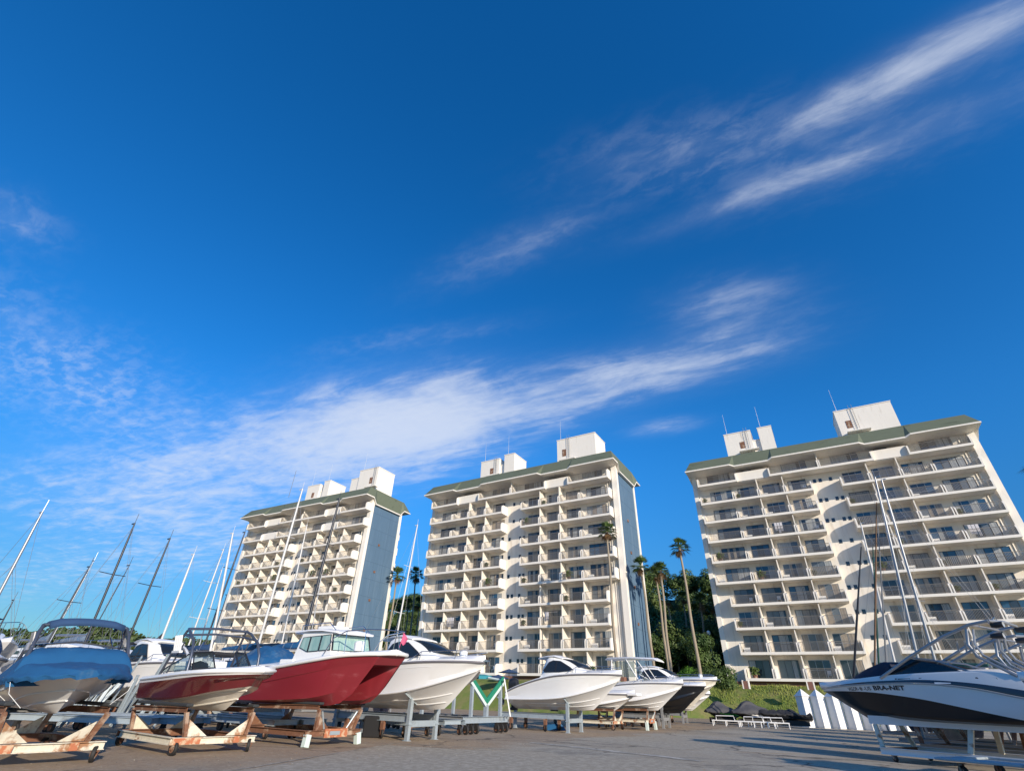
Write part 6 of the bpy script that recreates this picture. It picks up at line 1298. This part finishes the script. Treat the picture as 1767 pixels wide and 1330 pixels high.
parasol('navy parasol with a pointed canopy below the middle tower', .85, 71.9, 2.45, 1.5); parasol('lower navy parasol left of the pointed one', -.5, 70.4, 1.75, 1.6)
m = MB(); m.box(-1.1, 1.1, -.5, .5, 0, .9); m.grid([[(-1.15, -.55, .9), (1.15, -.55, .9)], [(-1.1, 0, 1.05), (1.1, 0, 1.05)], [(-1.15, .55, .9), (1.15, .55, .9)]]); tag(m.build('storage_box', MT['teal_paint'], None, loc=(-2.1, 77.6, 2.9), bevel=.03), 'teal covered storage box at the foot of the middle tower', 'storage box')
tag(MB().tube([(0, 0, 0), (0, 0, 6.2)], .06, 8).tube([(0, 0, 6.2), (0, 0, 6.28), (0, 0, 6.62), (0, 0, 6.8)], [.08, .22, .25, .05], 12).build('lamp_post', MT['white_paint'], None, smooth=50, loc=(28.4, 74.6, 3.2)), 'white globe lamp post among the palms on the lawn', 'lamp post')
tag(MB().tube([(0, 0, 0), (.12, 0, .62)], .010, 5).grid([[(.07, 0, .34), (.14, .05, .26), (.20, .02, .30)], [(.12, 0, .62), (.22, .04, .52), (.27, .02, .44)]]).build('flag', MT['pink'], None, loc=(-3.35, 17.6, 2.32)), 'small pink flag hanging between the red catamaran and the white cruiser', 'flag')

# ------------------------------------------------------------------ palms
def palm_crown(seed, dead=16, s=1.0):
    r = random.Random(seed); m = MB()
    def frond(az, el, pl, bl, mi, nb=13):
        d = Vector((math.cos(az) * math.cos(el), math.sin(az) * math.cos(el), math.sin(el))); side = Vector((-math.sin(az), math.cos(az), 0)); up = d.cross(side) * -1
        tip = d * pl + Vector((0, 0, -.12 * pl)); m.beam((0, 0, 0), tip, .05 * s, .02 * s, mi)
        for k in range(nb):
            a = -1.25 + 2.5 * k / (nb - 1); l = bl * (1 - .28 * abs(a) / 1.25) * r.uniform(.85, 1.1); dr = (d * math.cos(a) + side * math.sin(a)).normalized()
            p1 = tip + dr * l * .55 + up * .05 * l; p2 = tip + dr * l + Vector((0, 0, -.28 * l)); w = dr.cross(up).normalized() * (.045 * bl)
            m.add([tip, p1 - w, p2, p1 + w], [(0, 1, 2, 3)], mi)
    for i in range(44):
        el = R_(r.uniform(-35, 82)); frond(i * 2.399, el, r.uniform(.55, .9) * s, r.uniform(.65, .95) * s, 0)
    for i in range(dead): frond(i * 2.1, R_(r.uniform(-82, -48)), r.uniform(.4, .75) * s, r.uniform(.5, .8) * s, 1, 8)
    return m.mesh('crown', [MT['palm_leaf'], MT['palm_dead']])
CROWNS = [palm_crown(1), palm_crown(2, 22), palm_crown(3, 10)]
def palm(label, f0, zb, tp, sc=1.0, r0=.24, ci=0):
    t = thing('palm_tree', label, 'palm tree', (f0[0], f0[1], zb), 0, 'tall fan palms around the towers'); h = tp[2] - zb - .25; dx, dy = tp[0] - f0[0], tp[1] - f0[1]
    m = MB(); n = 16; pts = [(dx * (k / n) ** 1.5 + .05 * math.sin(k * .7), dy * (k / n) ** 1.5, h * k / n) for k in range(n + 1)]; m.tube(pts, [r0 * .84 * (1.35 if k == 0 else 1.0 - .42 * k / n) * (1 + .05 * (k % 2)) for k in range(n + 1)], 9); m.build('trunk', MT['palm_trunk'], t, smooth=60, loc=(0, 0, 0))
    c = place('crown', CROWNS[ci], t, (dx, dy, h)); c.scale = (sc, sc, sc); c.rotation_euler = (0, 0, random.uniform(0, 6))
for p in (
 ('tall palm standing in front of the right corner of the middle tower', (12.4, 60.75), 2.0, (12.5, 60.73, 19.5), 1.0, .22, 1),
 ('palm at the right edge of the middle tower, casting its shadow on the blue wall', (18.1, 66.8), 3.2, (17.89, 66.85, 16.85), 1.0, .22, 0),
 ('right hand one of the twin palms beside the middle tower', (19.6, 65.2), 3.0, (19.99, 65.1, 15.95), .95, .22, 2),
 ('left hand one of the twin palms beside the middle tower', (20.5, 69.0), 3.4, (20.45, 69.03, 16.3), .95, .22, 0),
 ('tallest palm in the gap between the middle and nearest towers', (23.25, 65.9), 2.6, (23.17, 65.95, 19.21), 1.08, .25, 1),
 ('low pale crowned palm in the gap, left of the nearest tower', (29.4, 79.7), 4.0, (29.85, 79.59, 14.72), 1.15, .22, 2),
 ('slim palm before the dark trees, right of the tallest palm', (29.0, 85.2), 6.0, (29.17, 85.14, 16.19), .9, .2, 0),
 ('palm half hidden behind the left edge of the nearest tower', (32.5, 81.8), 4.5, (32.58, 81.75, 14.64), 1.0, .2, 1),
 ('slim palm between the twin palms and the tallest palm', (25.6, 81.0), 5.0, (25.24, 81.17, 15.2), .9, .2, 2),
 ('pale green palm right of the farthest tower', (-19.68, 92.94), 3.6, (-19.64, 92.95, 19.77), 1.25, .25, 0),
 ('dark palm against the sky left of the middle tower', (-17.6, 103.5), 4.0, (-18.11, 103.42, 21.97), 1.35, .25, 1),
 ('small palm low in the gap between the first two towers', (-21.2, 118.1), 8.0, (-21.51, 118.06, 18.58), 1.2, .22, 2),
 ('small dark palm behind the left edge of the middle tower', (-18.6, 116.5), 8.0, (-18.95, 116.47, 18.65), 1.2, .22, 0),
 ('small palm just right of the blue end wall of the farthest tower', (-24.2, 122.6), 9.0, (-24.42, 122.59, 18.8), 1.2, .22, 1),
 ('palm cut off by the right edge of the view', (38.0, 31.0), 0.0, (38.0, 30.8, 16.4), 1.1, .25, 1)): palm(*p)

# ------------------------------------------------------------------ broadleaf trees and bushes
def crown_mesh(seed, rx, rz, n, leaf, mats, name='crown'):
    r = random.Random(seed); m = MB(); blobs = [(Vector((r.uniform(-.55, .55) * rx, r.uniform(-.55, .55) * rx, r.uniform(-.35, .6) * rz)), r.uniform(.34, .60)) for _ in range(11)]
    for i in range(n):
        c, q = blobs[i % len(blobs)]; v = Vector((r.gauss(0, 1), r.gauss(0, 1), r.gauss(0, 1))).normalized(); k = r.uniform(.72, 1.06) + .16 * noise.noise(v * 2.2 + Vector((seed, i % 11, 0)))
        p = c + Vector((v.x * rx * q, v.y * rx * q, v.z * rz * q * .9)) * k
        u = (v.orthogonal().normalized() * r.uniform(-1, 1) + v.cross(v.orthogonal()).normalized() * r.uniform(-1, 1) + v * r.uniform(-.35, .35)).normalized() * leaf * r.uniform(.6, 1.2); w = u.cross(v + Vector((r.uniform(-.5, .5), r.uniform(-.5, .5), .3))).normalized() * leaf * r.uniform(.35, .7)
        m.add([p - u, p + w, p + u, p - w], [(0, 1, 2, 3)])
    return m.mesh(name, mats)
TC = [crown_mesh(20 + i, 3.6, 3.2, 5200, .20, MT['leaf_dark']) for i in range(3)]
TM = crown_mesh(31, 3.4, 3.0, 4600, .22, MT['leaf_mid'])
m = MB(); m.tube([(0, 0, 0), (.1, .05, 1.5), (.05, .1, 3.4)], [.28, .22, .14], 8)
for a in range(5): m.tube([(.08, .05, 2.0 + a * .25), (math.cos(a * 1.3) * 1.5, math.sin(a * 1.3) * 1.5, 4.0 + a * .3)], [.10, .03], 6)
TR = m.mesh('trunk', MT['bark'], 60)
def hill_at(x, y):
    q = Vector((x, y, 0)) - CO; d = q.dot(CN); k = max(0, min(1, (-22 - d) / 42.0)); return 3.5 + 21.0 * (k * k * (3 - 2 * k))
rnd = random.Random(77)
def tree(x, y, s, ci, label, zz=None):
    z = hill_at(x, y) - .2 if zz is None else zz
    t = thing('evergreen_tree' if ci < 3 else 'broadleaf_tree', label, 'tree', (x, y, z), rnd.uniform(0, 6), 'trees on the slope behind the towers'); place('trunk', TR, t, (0, 0, 0)); c = place('crown', TC[ci] if ci < 3 else TM, t, (0, 0, 4.6)); c.rotation_euler = (0, 0, rnd.uniform(0, 6)); t.scale = (s, s, s * rnd.uniform(.9, 1.12))
for k, D in enumerate((78, 84, 91, 98, 105, 112, 119, 127)):
    for a in (.23, .255, .285, .313, .342, .370, .398):
        a2 = a + rnd.uniform(-.010, .010); D2 = D + rnd.uniform(-3, 3); x, y = D2 * a2, D2 * math.sqrt(1 - a2 * a2)
        q = Vector((x, y, 0)) - CO
        if q.dot(CE) > -4.5 and q.dot(CN) > -12.5: continue
        qb = Vector((x + 12.36, y - 83.72, 0)); cb_, sb_ = math.cos(R_(31.7)), math.sin(R_(31.7))
        if qb.x * cb_ - qb.y * sb_ < 36.5 and -3 < qb.x * sb_ + qb.y * cb_ < 15: continue
        mid = rnd.random() < .22
        tree(x, y, rnd.uniform(.85, 1.2) * (.66 if D < 82 else (.9 if D < 90 else 1.08)), 3 if mid else rnd.randrange(3), 'lighter green tree among the dark trees in the gap between the middle and nearest towers' if mid else 'dark evergreen tree in the gap between the middle and nearest towers')
for D in (104, 116, 140, 152, 164, 176, 188):
    for a in (-.215, -.200, -.185, -.170, -.155):
        a2 = a + rnd.uniform(-.006, .006); tree(D * a2, D * math.sqrt(1 - a2 * a2), rnd.uniform(.6, .85) if D > 130 else rnd.uniform(.8, 1.05), rnd.randrange(3), 'dark evergreen tree in the gap between the farthest and middle towers')
BS = crown_mesh(41, 1.5, 1.3, 2600, .09, MT['leaf_bright']); BD = crown_mesh(42, 1.9, 2.1, 4200, .12, MT['leaf_dark']); BM = crown_mesh(43, 1.5, 1.2, 2200, .11, MT['leaf_mid'])
for me, x, y, z, s, lab in ((BS, 23.5, 72.2, 4.35, 1.0, 'bright green clipped shrub beyond the white boats'), (BD, 27.2, 68.9, 3.6, 1.0, 'dark bushy shrub against the left corner of the nearest tower'), (BD, 25.6, 71.0, 3.8, .9, 'dark shrub left of the one against the nearest tower'), (BM, 21.5, 73.5, 3.9, 1.0, 'mid green shrub left of the bright clipped shrub'), (BD, 26.9, 75.0, 4.2, 1.1, 'dark shrub behind the bright clipped shrub'), (BM, 18.6, 71.5, 3.6, .9, 'mid green shrub at the foot of the twin palms')):
    t = thing('shrub', lab, 'shrub', (x, y, 3.3), 0); c = place('foliage', me, t, (0, 0, z - 3.3)); c.scale = (s, s, s); mm = MB(); mm.tube([(0, 0, 0), (.03, 0, z - 3.3)], .06, 6); mm.build('stem', MT['bark'], t, loc=(0, 0, 0))
for o in bpy.data.objects:
    if 'drop' in o: del o['drop']
